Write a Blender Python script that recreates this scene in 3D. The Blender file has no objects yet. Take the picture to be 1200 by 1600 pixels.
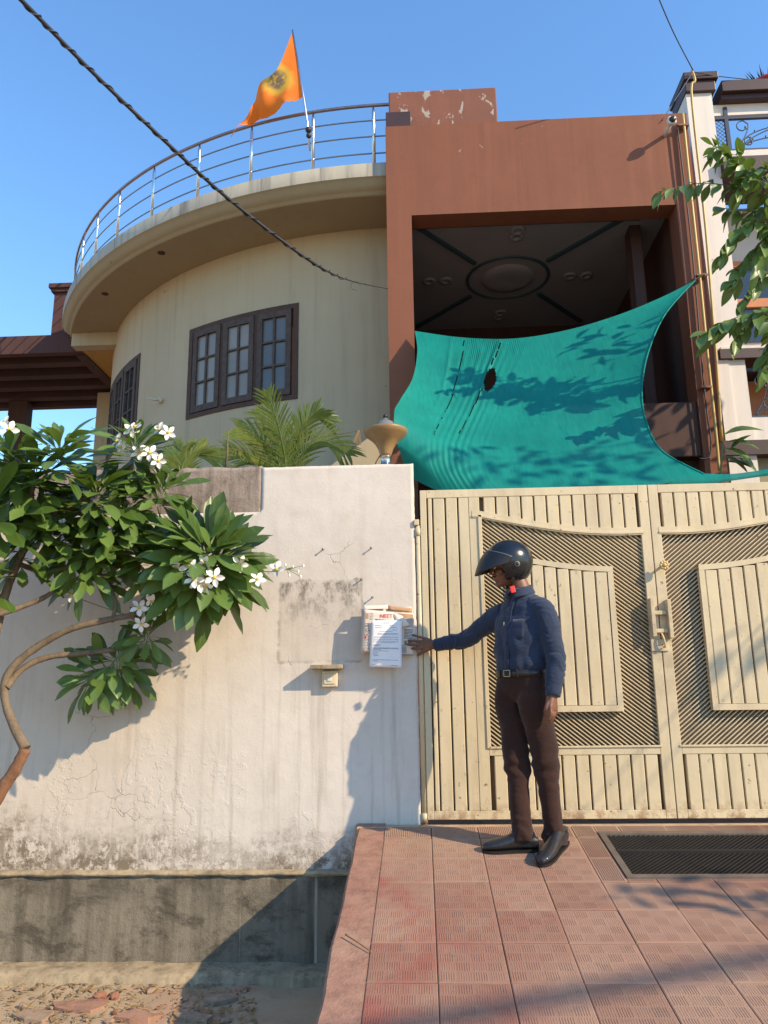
import bpy, bmesh, math, random
from math import sin, cos, pi, radians, sqrt, atan2
from mathutils import Vector, Matrix, noise
random.seed(7)
SC = bpy.context.scene
COL = SC.collection

# ------------------------------------------------------------------ camera
PITCH, ROLL, YAW = radians(12.7396), radians(0.7733), radians(2.6251)
CAM = Vector((0.0, -5.0353, 0.8200))
F = 1200.0
Rz = Matrix.Rotation(YAW, 3, 'Z'); Rx = Matrix.Rotation(PITCH, 3, 'X')
Ry = Matrix(((cos(ROLL), 0, sin(ROLL)), (0, 1, 0), (-sin(ROLL), 0, cos(ROLL))))
R = Rz @ Rx @ Ry
cd = bpy.data.cameras.new('camera'); cam = bpy.data.objects.new('camera', cd); COL.objects.link(cam)
cd.sensor_fit = 'VERTICAL'; cd.sensor_height = 24; cd.lens = 18; cd.clip_start = .05; cd.clip_end = 3000
mw = Matrix.Identity(4)
for i in range(3):
    mw[i][0] = R[i][0]; mw[i][1] = R[i][2]; mw[i][2] = -R[i][1]; mw[i][3] = CAM[i]
cam.matrix_world = mw
SC.camera = cam

# ------------------------------------------------------------------ light
SUN_TO = Vector((1.72, -1.0, 1.20)).normalized()
EL = math.asin(SUN_TO.z); AZ = atan2(SUN_TO.x, SUN_TO.y)
w = bpy.data.worlds.new("World"); SC.world = w; w.use_nodes = True
nt = w.node_tree; nt.nodes.clear()
sky = nt.nodes.new('ShaderNodeTexSky'); sky.sky_type = 'NISHITA'; sky.sun_disc = False
sky.sun_elevation = EL; sky.sun_rotation = AZ; sky.air_density = 1.7; sky.dust_density = 0.0; sky.ozone_density = 9.5
bg = nt.nodes.new('ShaderNodeBackground'); bg.inputs[1].default_value = 0.15
out = nt.nodes.new('ShaderNodeOutputWorld')
nt.links.new(sky.outputs[0], bg.inputs[0]); nt.links.new(bg.outputs[0], out.inputs[0])
sd = bpy.data.lights.new('sun', 'SUN'); sd.energy = 3.4; sd.angle = radians(.55); sd.color = (1, .80, .54)
so = bpy.data.objects.new('sun', sd); COL.objects.link(so)
so.rotation_euler = (-SUN_TO).to_track_quat('-Z', 'Y').to_euler(); so.location = (8, -6, 9)
SC.view_settings.view_transform = 'Standard'; SC.view_settings.look = 'None'
SC.view_settings.exposure = 0.92; SC.view_settings.gamma = 1; SC.view_settings.use_curve_mapping = False
SC.render.engine = 'CYCLES'
SC.cycles.max_bounces = 8; SC.cycles.transparent_max_bounces = 12

# ------------------------------------------------------------------ helpers
def P(u, v, y):
    d = R @ Vector(((u-600)/F, 1, -(v-800)/F))
    return CAM + d*((y-CAM.y)/d.y)
SL = 0.1662
def PR(u, v):      # a pixel on the sloping drive
    d = R @ Vector(((u-600)/F, 1, -(v-800)/F))
    return CAM + d*((SL*CAM.y-CAM.z)/(d.z-SL*d.y))

def link(name, me, mat=None, parent=None):
    o = bpy.data.objects.new(name, me); COL.objects.link(o)
    if mat is not None and not me.materials: me.materials.append(mat)
    if parent is not None: o.parent = parent
    return o
def tag(o, label, cat, group=None):
    o['label'] = label; o['category'] = cat
    if group: o['group'] = group
    return o
def empty(name, loc=(0, 0, 0), label=None, cat=None, group=None):
    # things stay at the world origin so that their parts keep world coordinates
    o = bpy.data.objects.new(name, None); COL.objects.link(o); o.empty_display_size = .1
    o.location = loc
    if label: tag(o, label, cat, group)
    return o
def structure(o):
    o['kind'] = 'structure'; return o
def stuff(o):
    o['kind'] = 'stuff'; return o

class MB:
    def __init__(s): s.v = []; s.f = []; s.sm = []
    def add(s, vs, fs, smooth=False):
        n = len(s.v); s.v += [tuple(q) for q in vs]; s.f += [tuple(i+n for i in f) for f in fs]; s.sm += [smooth]*len(fs)
    def box(s, x0, x1, y0, y1, z0, z1, M=None, taper=0):
        vs = [Vector((x, y, z)) for z in (z0, z1) for y in (y0, y1) for x in (x0, x1)]
        if M: vs = [M @ q for q in vs]
        s.add(vs, [(0, 2, 3, 1), (4, 5, 7, 6), (0, 1, 5, 4), (2, 6, 7, 3), (0, 4, 6, 2), (1, 3, 7, 5)])
        return s
    def tube(s, pts, r, n=8, cap=True, smooth=True):
        pts = [Vector(p) for p in pts]; k = len(pts)
        rs = r if isinstance(r, (list, tuple)) else [r]*k
        vs = []; up = None
        for i, p in enumerate(pts):
            t = (pts[min(i+1, k-1)]-pts[max(i-1, 0)]).normalized()
            if up is None:
                up = Vector((0, 0, 1)) if abs(t.z) < .9 else Vector((1, 0, 0))
            a = t.cross(up).normalized(); b = a.cross(t).normalized(); up = b
            for j in range(n):
                q = 2*pi*j/n; vs.append(p+(a*cos(q)+b*sin(q))*rs[i])
        fs = [(i*n+j, i*n+(j+1) % n, (i+1)*n+(j+1) % n, (i+1)*n+j) for i in range(k-1) for j in range(n)]
        s.add(vs, fs, smooth)
        if cap:
            m = len(s.v)-len(vs)
            s.f += [tuple(m+j for j in range(n))[::-1], tuple(m+(k-1)*n+j for j in range(n))]; s.sm += [False, False]
        return s
    def lathe(s, prof, c=(0, 0, 0), n=24, a0=0, a1=2*pi, M=None, smooth=True):
        full = abs(a1-a0-2*pi) < 1e-6; m = n if full else n+1
        vs = []
        for i in range(m):
            q = a0+(a1-a0)*i/n
            for r, z in prof:
                p = Vector((r*cos(q), r*sin(q), z))
                if M: p = M @ p
                vs.append(p+Vector(c))
        k = len(prof); fs = []
        for i in range(n):
            for j in range(k-1):
                a = i*k+j; b = ((i+1) % m)*k+j
                fs.append((a, b, b+1, a+1))
        s.add(vs, fs, smooth); return s
    def prism(s, poly, y0, y1):       # polygon in (x, z) extruded along y
        n = len(poly)
        vs = [(x, y0, z) for x, z in poly]+[(x, y1, z) for x, z in poly]
        s.add(vs, [tuple(range(n)), tuple(range(2*n-1, n-1, -1))]+[(i+n, (i+1) % n+n, (i+1) % n, i) for i in range(n)])
        return s
    def grid(s, fn, nu, nv, smooth=True):
        vs = [fn(i/nu, j/nv) for j in range(nv+1) for i in range(nu+1)]
        s.add(vs, [(j*(nu+1)+i, j*(nu+1)+i+1, (j+1)*(nu+1)+i+1, (j+1)*(nu+1)+i) for j in range(nv) for i in range(nu)], smooth)
        return s
    def ball(s, c, r, n=10, M=None):
        rx, ry, rz = r if isinstance(r, (tuple, list)) else (r, r, r)
        vs = []; c = Vector(c)
        for i in range(n+1):
            th = pi*i/n
            for j in range(2*n):
                q = pi*j/n; p = Vector((rx*sin(th)*cos(q), ry*sin(th)*sin(q), rz*cos(th)))
                vs.append(c+(M @ p if M else p))
        m = 2*n
        s.add(vs, [(i*m+j, (i+1)*m+j, (i+1)*m+(j+1) % m, i*m+(j+1) % m) for i in range(n) for j in range(m)], True); return s
    def loft(s, rings, n=20, cap=True):
        # rings: (centre, side vector, front vector) half-axes as vectors
        vs = []
        for c, a, b in rings:
            for j in range(n):
                q = 2*pi*j/n; vs.append(Vector(c)+Vector(a)*cos(q)+Vector(b)*sin(q))
        k = len(rings)
        s.add(vs, [(i*n+j, i*n+(j+1) % n, (i+1)*n+(j+1) % n, (i+1)*n+j) for i in range(k-1) for j in range(n)], True)
        if cap:
            m = len(s.v)-len(vs)
            s.f += [tuple(m+j for j in range(n))[::-1], tuple(m+(k-1)*n+j for j in range(n))]; s.sm += [True, True]
        return s
    def mesh(s, name):
        me = bpy.data.meshes.new(name); me.from_pydata(s.v, [], s.f)
        me.polygons.foreach_set('use_smooth', s.sm); me.update(); return me
    def build(s, name, mat, parent=None, bevel=0, solid=0, fix=True):
        me = s.mesh(name)
        if fix or bevel:
            bm = bmesh.new(); bm.from_mesh(me); bmesh.ops.remove_doubles(bm, verts=bm.verts, dist=1e-5)
            if fix: bmesh.ops.recalc_face_normals(bm, faces=bm.faces)
            if bevel:
                ed = [e for e in bm.edges if len(e.link_faces) == 2 and e.calc_face_angle(0) > .6]
                bmesh.ops.bevel(bm, geom=ed, offset=bevel, segments=2, affect='EDGES', profile=.5)
            bm.to_mesh(me); bm.free()
        o = link(name, me, mat, parent)
        if solid:
            m = o.modifiers.new('thick', 'SOLIDIFY'); m.thickness = solid; m.offset = 0
        return o

def remesh(mb, voxel, smooth_it=4):
    me = mb.mesh('tmp'); bm = bmesh.new(); bm.from_mesh(me)
    bmesh.ops.remove_doubles(bm, verts=bm.verts, dist=1e-6); bmesh.ops.recalc_face_normals(bm, faces=bm.faces)
    bm.to_mesh(me); bm.free()
    o = bpy.data.objects.new('tmp', me); COL.objects.link(o)
    m = o.modifiers.new('r', 'REMESH'); m.mode = 'VOXEL'; m.voxel_size = voxel; m.use_smooth_shade = True
    if smooth_it:
        q = o.modifiers.new('s', 'SMOOTH'); q.iterations = smooth_it; q.factor = .5
    dg = bpy.context.evaluated_depsgraph_get(); dg.update()
    e = o.evaluated_get(dg); r = bpy.data.meshes.new_from_object(e)
    bpy.data.objects.remove(o); bpy.data.meshes.remove(me); return r
def displace(me, fn):
    me.update()
    ns = [v.normal.copy() for v in me.vertices]
    for v, n in zip(me.vertices, ns):
        v.co += n*fn(v.co, n)
    me.update()
def nz(p, s=1.0): return noise.noise(Vector(p)*s)
def bez(pts, n):       # Catmull-Rom through points
    pts = [Vector(p) for p in pts]; k = len(pts); outp = []
    for i in range(n+1):
        t = i/n*(k-1); j = min(int(t), k-2); f = t-j
        p0 = pts[max(j-1, 0)]; p1 = pts[j]; p2 = pts[j+1]; p3 = pts[min(j+2, k-1)]
        outp.append(.5*((2*p1)+(p2-p0)*f+(2*p0-5*p1+4*p2-p3)*f*f+(3*p1-p0-3*p2+p3)*f**3))
    return outp

# ------------------------------------------------------------------ materials
class G:
    """small node-graph builder"""
    def __init__(s, name):
        s.m = bpy.data.materials.new(name); s.m.use_nodes = True; s.t = s.m.node_tree
        s.b = s.t.nodes['Principled BSDF']; s.o = s.t.nodes['Material Output']
        s.pos = s.n('ShaderNodeNewGeometry').outputs['Position']; s.obj = s.n('ShaderNodeTexCoord').outputs['Object']
    def n(s, k, **kw):
        q = s.t.nodes.new(k)
        for a, v in kw.items(): setattr(q, a, v)
        return q
    def l(s, a, b): s.t.links.new(a, b)
    def setin(s, sock, v):
        if hasattr(v, 'is_output') or isinstance(v, bpy.types.NodeSocket): s.l(v, sock)
        elif isinstance(v, (tuple, list)) and sock.type == 'RGBA': sock.default_value = tuple(v)[:3]+(1,)
        else: sock.default_value = v
    def math(s, op, a, b=0.0, c=None, clamp=False):
        q = s.n('ShaderNodeMath', operation=op, use_clamp=clamp); s.setin(q.inputs[0], a); s.setin(q.inputs[1], b)
        if c is not None: s.setin(q.inputs[2], c)
        return q.outputs[0]
    def scale(s, v, xyz):
        q = s.n('ShaderNodeVectorMath', operation='MULTIPLY'); s.l(v, q.inputs[0]); q.inputs[1].default_value = xyz; return q.outputs[0]
    def noise(s, v, sc, det=4, rough=.55, dist=0):
        q = s.n('ShaderNodeTexNoise'); s.l(v, q.inputs['Vector']); q.inputs['Scale'].default_value = sc
        q.inputs['Detail'].default_value = det; q.inputs['Roughness'].default_value = rough; q.inputs['Distortion'].default_value = dist
        return q.outputs['Fac']
    def ramp(s, f, lo, hi, a=0.0, b=1.0):
        q = s.n('ShaderNodeMapRange', clamp=True); s.l(f, q.inputs[0])
        for i, v in enumerate((lo, hi, a, b)): q.inputs[1+i].default_value = v
        return q.outputs[0]
    def sep(s, v):
        q = s.n('ShaderNodeSeparateXYZ'); s.l(v, q.inputs[0]); return q.outputs
    def mix(s, f, a, b, mode='MIX'):
        q = s.n('ShaderNodeMix', data_type='RGBA', blend_type=mode); s.setin(q.inputs[0], f); s.setin(q.inputs[6], a); s.setin(q.inputs[7], b)
        return q.outputs[2]
    def bump(s, h, strength=.3, dist=.01):
        q = s.n('ShaderNodeBump'); s.l(h, q.inputs['Height']); q.inputs['Strength'].default_value = strength; q.inputs['Distance'].default_value = dist
        s.l(q.outputs[0], s.b.inputs['Normal']); return q
    def col(s, c): s.setin(s.b.inputs['Base Color'], c)
    def set(s, **kw):
        for k, v in kw.items(): s.setin(s.b.inputs[k.replace('_', ' ')], v)
        return s

def simple(name, c, c2=None, rough=.6, sc=6, bump=.15, bsc=60, metal=0, coat=0, obj=False, spec=.5, bd=.004):
    g = G(name); v = g.obj if obj else g.pos
    c2 = c2 or tuple(x*.8 for x in c)
    g.col(g.mix(g.ramp(g.noise(v, sc, 5, .6), .3, .7), c, c2))
    g.set(Roughness=rough, Metallic=metal)
    g.b.inputs['Specular IOR Level'].default_value = spec
    if coat: g.set(Coat_Weight=coat)
    if bump: g.bump(g.noise(v, bsc, 4), bump, bd)
    return g.m

def wall_paint():
    g = G('lime_washed_plaster'); p = g.pos; X, Y, Z = g.sep(p)
    base = g.mix(g.ramp(g.noise(p, 1.3, 5, .6), .35, .7), (.66, .595, .525), (.56, .495, .425))
    fine = g.noise(p, 9, 6, .65)
    base = g.mix(g.math('MULTIPLY', g.ramp(fine, .5, .75), .35), base, (.47, .39, .32))
    # weathered vertical runs
    st = g.noise(g.scale(p, (9, 9, .5)), 1.6, 5, .6)
    zf = g.ramp(Z, -.1, 1.9, 1, .15)
    base = g.mix(g.math('MULTIPLY', g.math('MULTIPLY', g.ramp(st, .52, .72), zf), .55), base, (.27, .205, .145))
    # yellowish damp towards the left of the low wall
    xl = g.ramp(X, -2.9, -1.0, 1, 0)
    base = g.mix(g.math('MULTIPLY', xl, .45), base, (.50, .405, .30))
    # grime rising from the foot of the wall
    gz = g.ramp(g.math('ADD', g.math('SUBTRACT', Z, g.math('MULTIPLY', g.ramp(X, -2.6, -1.7, 1, 0), .14)), g.math('MULTIPLY', g.noise(g.scale(p, (.55, 1, 1)), 2.6, 8, .74), -.95)), -.74, -.50, 1, 0)
    gz = g.math('MULTIPLY', gz, g.math('MAXIMUM', g.ramp(g.noise(p, 11, 10, .8), .47, .54), g.math('MULTIPLY', g.ramp(g.noise(g.scale(p, (1, 1, .35)), 14, 8, .75), .46, .56), .8)))
    base = g.mix(g.math('MULTIPLY', gz, .85), base, (.13, .093, .052))
    # re-plastered meter patch with dark upper stain
    px = g.math('MULTIPLY', g.ramp(g.math('ADD', X, g.math('MULTIPLY', fine, .06)), -.91, -.88), g.ramp(g.math('ADD', X, g.math('MULTIPLY', fine, -.05)), -.42, -.40, 1, 0))
    pz = g.math('MULTIPLY', g.ramp(g.math('ADD', Z, g.math('MULTIPLY', fine, .04)), .985, 1.01), g.ramp(g.math('ADD', Z, g.math('MULTIPLY', fine, -.08)), 1.45, 1.475, 1, 0))
    patch = g.math('MULTIPLY', px, pz)
    base = g.mix(g.math('MULTIPLY', patch, .36), base, g.mix(g.ramp(g.noise(p, 8, 6, .7), .35, .65), (.52, .45, .37), (.40, .34, .275)))
    ol = g.math('MULTIPLY', g.ramp(g.math('ABSOLUTE', g.math('SUBTRACT', patch, .5)), .2, .45, 1, 0), g.ramp(g.noise(p, 9, 4), .42, .6))
    base = g.mix(g.math('MULTIPLY', ol, .4), base, (.16, .125, .095))
    ds = g.math('MULTIPLY', patch, g.math('MULTIPLY', g.ramp(Z, 1.15, 1.46), g.ramp(g.noise(g.scale(p, (1.5, 1, .8)), 9, 7, .75), .46, .6)))
    base = g.mix(g.math('MULTIPLY', ds, .8), base, (.12, .10, .08))
    # hair cracks
    vo = g.n('ShaderNodeTexVoronoi', feature='DISTANCE_TO_EDGE'); q = g.n('ShaderNodeVectorMath', operation='ADD')
    nn = g.n('ShaderNodeTexNoise'); g.l(p, nn.inputs['Vector']); nn.inputs['Scale'].default_value = 4; nn.inputs['Detail'].default_value = 5
    sc_ = g.scale(nn.outputs['Color'], (.28, .28, .28)); g.l(p, q.inputs[0]); g.l(sc_, q.inputs[1])
    g.l(q.outputs[0], vo.inputs['Vector']); vo.inputs['Scale'].default_value = 2.3
    ck = g.math('MULTIPLY', g.ramp(vo.outputs['Distance'], 0, .005, 1, 0), g.ramp(g.noise(p, 1.3, 2), .55, .62))
    base = g.mix(g.math('MULTIPLY', ck, .45), base, (.15, .12, .10))
    g.col(base); g.set(Roughness=.85); g.b.inputs['Specular IOR Level'].default_value = .25
    flake = g.ramp(g.noise(p, 14, 5, .6), .52, .56)
    fl = g.math('MULTIPLY', flake, g.math('MULTIPLY', g.ramp(Z, .2, .7, 1, 0), g.ramp(g.noise(p, 1.6, 3), .48, .6)))
    h = g.math('ADD', g.math('MULTIPLY', fine, .5), g.math('MULTIPLY', fl, .3))
    h = g.math('ADD', h, g.math('MULTIPLY', g.noise(p, 70, 3), .12))
    h = g.math('SUBTRACT', h, g.math('MULTIPLY', ck, .5))
    g.bump(h, .55, .012); return g.m

def rough_cement(name, c, c2, dark, streak=.7, sc=3, runs=0):
    g = G(name); p = g.pos
    base = g.mix(g.ramp(g.noise(p, sc, 6, .65), .3, .7), c, c2)
    st = g.noise(g.scale(p, (6, 6, .45)), 2.2, 6, .65)
    base = g.mix(g.math('MULTIPLY', g.ramp(st, .45, .66), streak), base, dark)
    base = g.mix(g.math('MULTIPLY', g.ramp(g.noise(p, 12, 7, .75), .52, .7), .6), base, dark)
    if runs: base = g.mix(g.math('MULTIPLY', g.ramp(g.noise(g.scale(p, (1, 1, 1.6)), 3.4, 8, .74, .3), .50, .62), .8), base, dark)
    if runs:
        Zz = g.sep(p)[2]; tp = g.math('MULTIPLY', g.ramp(Zz, -.52, -.32), g.ramp(g.noise(p, 4, 7, .7), .4, .58)); base = g.mix(g.math('MULTIPLY', tp, .75), base, dark)
    if runs:
        ln = g.noise(g.scale(p, (26, 26, .35)), 1.0, 3, .5)
        base = g.mix(g.math('MULTIPLY', g.ramp(ln, .68, .76), runs), base, (.55, .49, .40))
    g.col(base); g.set(Roughness=.92); g.b.inputs['Specular IOR Level'].default_value = .2
    g.bump(g.math('ADD', g.noise(p, 18, 6, .7), g.math('MULTIPLY', g.noise(p, 110, 3), .3)), .6, .012); return g.m

def house_paint(name, c, c2, dark=(.16, .13, .09), stain=.25):
    g = G(name); p = g.pos
    base = g.mix(g.ramp(g.noise(p, .9, 5, .6), .3, .7), c, c2)
    st = g.noise(g.scale(p, (5, 5, .25)), 1.7, 6, .65)
    base = g.mix(g.math('MULTIPLY', g.ramp(st, .5, .75), stain), base, dark)
    sp = g.ramp(g.noise(p, 7, 2, .5), .74, .77)
    base = g.mix(g.math('MULTIPLY', sp, .45), base, dark)
    g.col(base); g.set(Roughness=.8); g.b.inputs['Specular IOR Level'].default_value = .3
    g.bump(g.math('ADD', g.noise(p, 6, 5, .6), g.math('MULTIPLY', g.noise(p, 90, 3), .25)), .25, .008); return g.m

def brown_paint(name, c, c2, peel=.0, zpeel=None):
    g = G(name); p = g.pos; X, Y, Z = g.sep(p)
    base = g.mix(g.ramp(g.noise(p, 1.1, 6, .65), .3, .72), c, c2)
    st = g.noise(g.scale(p, (5, 5, .3)), 1.5, 5, .6)
    base = g.mix(g.math('MULTIPLY', g.ramp(st, .48, .72), .28), base, tuple(x*.55 for x in c))
    s2 = g.noise(g.scale(p, (11, 11, .22)), 1.0, 4, .6)
    base = g.mix(g.math('MULTIPLY', g.ramp(s2, .56, .72), .12), base, tuple(min(1, x*1.5+.03) for x in c))
    base = g.mix(g.math('MULTIPLY', g.ramp(g.noise(p, 4.5, 7, .7), .55, .7), .3), base, tuple(x*.7 for x in c))
    if peel:
        pe = g.ramp(g.noise(g.scale(p, (1.4, 1, .8)), 5.5, 6, .6, .4), peel, peel+.02)
        if zpeel: pe = g.math('MULTIPLY', pe, g.ramp(Z, zpeel[0], zpeel[1]))
        base = g.mix(pe, base, g.mix(g.noise(p, 14, 5, .7), (.55, .47, .41), (.20, .17, .155)))
    g.col(base); g.set(Roughness=.75); g.b.inputs['Specular IOR Level'].default_value = .3
    g.bump(g.math('ADD', g.noise(p, 5, 5, .6), g.math('MULTIPLY', g.noise(p, 80, 3), .3)), .3, .008); return g.m

def gate_paint():
    g = G('ivory_gate_enamel'); p = g.pos; X, Y, Z = g.sep(p)
    base = g.mix(g.ramp(g.noise(p, 2.2, 5, .6), .3, .7), (.66, .545, .35), (.595, .485, .305))
    du = g.noise(g.scale(p, (4, 4, .7)), 2.5, 6, .7)
    base = g.mix(g.math('MULTIPLY', g.ramp(du, .46, .7), .5), base, (.40, .315, .19))
    sc = g.ramp(g.noise(g.scale(p, (1, 1, .6)), 22, 3, .6), .67, .72)
    base = g.mix(g.math('MULTIPLY', sc, .5), base, (.25, .19, .11))
    oi = g.n('ShaderNodeObjectInfo').outputs['Random']; base = g.mix(g.ramp(oi, 0, 1, 0, .22), base, (.42, .34, .22))
    gr_ = g.math('MULTIPLY', g.ramp(g.math('ABSOLUTE', g.math('SUBTRACT', X, 1.52)), .03, .22, 1, 0), g.ramp(g.math('ABSOLUTE', g.math('SUBTRACT', Z, 1.05)), .15, .55, 1, 0))
    base = g.mix(g.math('MULTIPLY', g.math('MULTIPLY', gr_, g.ramp(g.noise(p, 9, 5), .35, .6)), .45), base, (.22, .16, .10))
    chp = g.ramp(g.noise(p, 26, 5, .6), .675, .695)
    base = g.mix(g.math('MULTIPLY', chp, .8), base, (.14, .06, .03))
    ru = g.math('MULTIPLY', g.ramp(Z, .0, .13, 1, 0), g.ramp(g.noise(p, 14, 6, .7), .46, .58))
    base = g.mix(g.math('MULTIPLY', ru, .8), base, (.22, .09, .035))
    g.col(base); g.set(Roughness=g.ramp(g.noise(p, 5, 4), .3, .7, .38, .6))
    g.bump(g.math('ADD', g.noise(p, 3.5, 3), g.math('MULTIPLY', g.noise(p, 60, 4), .08)), .25, .02); return g.m

def leaf_mat(name, c, c2, vein=(.13, .21, .05), trans=.2, rough=.38, nveins=16):
    g = G(name); X, Y, Z = g.sep(g.obj)
    oi = g.n('ShaderNodeObjectInfo').outputs['Random']
    f = g.math('ADD', g.math('MULTIPLY', oi, .6), g.math('MULTIPLY', g.noise(g.pos, 7, 3), .5))
    base = g.mix(g.ramp(f, .2, .85), c, c2)
    ax = g.math('ABSOLUTE', X)
    base = g.mix(g.ramp(ax, .022, .045, .8, 0), base, vein)
    w1 = g.math('SINE', g.math('MULTIPLY', g.math('ADD', Y, g.math('MULTIPLY', ax, -.7)), nveins*6.28))
    base = g.mix(g.math('MULTIPLY', g.ramp(w1, .86, 1.0), .35), base, vein)
    g.col(base); g.set(Roughness=rough)
    g.bump(w1, .12, .003)
    tr = g.n('ShaderNodeBsdfTranslucent'); g.l(g.mix(.5, base, (.28, .42, .03)), tr.inputs[0])
    mx = g.n('ShaderNodeMixShader'); mx.inputs[0].default_value = trans
    g.l(g.b.outputs[0], mx.inputs[1]); g.l(tr.outputs[0], mx.inputs[2]); g.l(mx.outputs[0], g.o.inputs[0]); return g.m

def cloth_net():
    g = G('teal_shade_net'); p = g.obj; X, Y, Z = g.sep(p)
    base = g.mix(g.ramp(g.noise(p, 2.4, 5, .6), .3, .7), (.006, .285, .232), (.004, .215, .18))
    th = g.noise(g.scale(p, (60, 8, 6)), 1.0, 3, .5)
    base = g.mix(g.math('MULTIPLY', g.ramp(th, .45, .7), .45), base, (.003, .17, .145))
    g.col(base); g.set(Roughness=.62)
    g.b.inputs['Specular IOR Level'].default_value = .25
    wv = g.math('MULTIPLY', g.math('SINE', g.math('MULTIPLY', X, 620)), g.math('SINE', g.math('MULTIPLY', Z, 620)))
    g.bump(g.noise(g.scale(p, (24, 4, 4)), 1.0, 4), .3, .012)
    tr = g.n('ShaderNodeBsdfTranslucent'); tr.inputs[0].default_value = (.005, .34, .27, 1)
    mx = g.n('ShaderNodeMixShader'); mx.inputs[0].default_value = .22
    g.l(g.b.outputs[0], mx.inputs[1]); g.l(tr.outputs[0], mx.inputs[2])
    tp = g.n('ShaderNodeBsdfTransparent'); m2 = g.n('ShaderNodeMixShader')
    # the loosely woven bands near the top left let light through
    st_ = g.math('MULTIPLY', g.ramp(g.math('SINE', g.math('ADD', g.math('MULTIPLY', X, 330), g.math('MULTIPLY', Z, 14))), .15, .8), g.ramp(g.noise(g.scale(p, (9, 1, 1.2)), 1.0, 3), .42, .58))
    st_ = g.math('MULTIPLY', st_, g.math('MULTIPLY', g.math('MULTIPLY', g.ramp(X, .25, .42), g.ramp(X, .8, 1.15, 1, 0)), g.ramp(Z, 3.55, 3.85)))
    g.l(g.math('MULTIPLY_ADD', st_, .55, .04), m2.inputs[0])
    g.l(mx.outputs[0], m2.inputs[1]); g.l(tp.outputs[0], m2.inputs[2]); g.l(m2.outputs[0], g.o.inputs[0]); return g.m

def tile_mat():
    g = G('red_cement_tile'); p = g.pos; X, Y, Z = g.sep(p); oi = g.n('ShaderNodeObjectInfo').outputs['Random']
    f = g.math('ADD', g.math('MULTIPLY', oi, .45), g.noise(p, 2.6, 6, .65))
    base = g.mix(g.ramp(f, .42, .9), (.255, .128, .088), (.335, .195, .135))
    red = g.math('MULTIPLY', g.ramp(X, -.3, .7, 1, 0), g.ramp(g.noise(p, 3.3, 5, .6), .46, .62))
    base = g.mix(g.math('MULTIPLY', red, .7), base, (.285, .075, .058))
    du = g.ramp(g.noise(p, 5, 7, .72), .5, .72)
    base = g.mix(g.math('MULTIPLY', du, .45), base, (.37, .255, .175))
    dk = g.ramp(g.noise(p, 10, 6, .7), .58, .74)
    base = g.mix(g.math('MULTIPLY', dk, .6), base, (.12, .075, .055))
    big = g.ramp(g.noise(p, 1.15, 3, .5), .42, .62)
    base = g.mix(g.math('MULTIPLY', big, .35), base, (.36, .25, .17))
    gd = g.math('MULTIPLY', g.ramp(Y, -.55, -.1), g.ramp(g.noise(p, 6, 6, .7), .4, .6))
    base = g.mix(g.math('MULTIPLY', gd, .5), base, (.40, .29, .19))
    g.col(base); g.set(Roughness=.85); g.b.inputs['Specular IOR Level'].default_value = .3
    g.bump(g.noise(p, 90, 5, .7), .5, .005); return g.m

def ground_mat():
    g = G('dusty_broken_ground'); p = g.pos
    base = g.mix(g.ramp(g.noise(p, 1.7, 7, .7), .35, .65), (.44, .34, .22), (.36, .275, .18))
    base = g.mix(g.math('MULTIPLY', g.ramp(g.noise(p, 1.9, 5, .6, .3), .52, .6), .65), base, (.43, .26, .18))
    base = g.mix(g.math('MULTIPLY', g.ramp(g.noise(p, 5, 8, .75), .56, .72), .6), base, (.15, .115, .075))
    g.col(base); g.set(Roughness=.95); g.b.inputs['Specular IOR Level'].default_value = .15
    g.bump(g.math('ADD', g.noise(p, 9, 7, .7), g.math('MULTIPLY', g.noise(p, 80, 4), .3)), .45, .012); return g.m

def fabric(name, c, c2, weave=900, rough=.85, sheen=.15):
    g = G(name); p = g.obj; X, Y, Z = g.sep(p)
    base = g.mix(g.ramp(g.noise(p, 5, 5, .6), .3, .7), c, c2)
    g.col(base); g.set(Roughness=rough); g.set(Sheen_Weight=sheen)
    g.b.inputs['Specular IOR Level'].default_value = .2
    fo = g.noise(g.scale(p, (1, 1, 2.2)), 16, 4, .55, .6)
    g.bump(g.math('ADD', fo, g.math('MULTIPLY', g.noise(p, 320, 2), .08)), .5, .012); return g.m

def skin_mat():
    g = G('brown_skin'); p = g.obj
    g.col(g.mix(g.ramp(g.noise(p, 22, 4), .3, .7), (.19, .080, .045), (.14, .058, .033)))
    g.set(Roughness=.48); g.bump(g.noise(p, 160, 4), .25, .002)
    g.b.inputs['Subsurface Weight'].default_value = .08; g.b.inputs['Subsurface Radius'].default_value = (.01, .004, .002)
    return g.m

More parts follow.
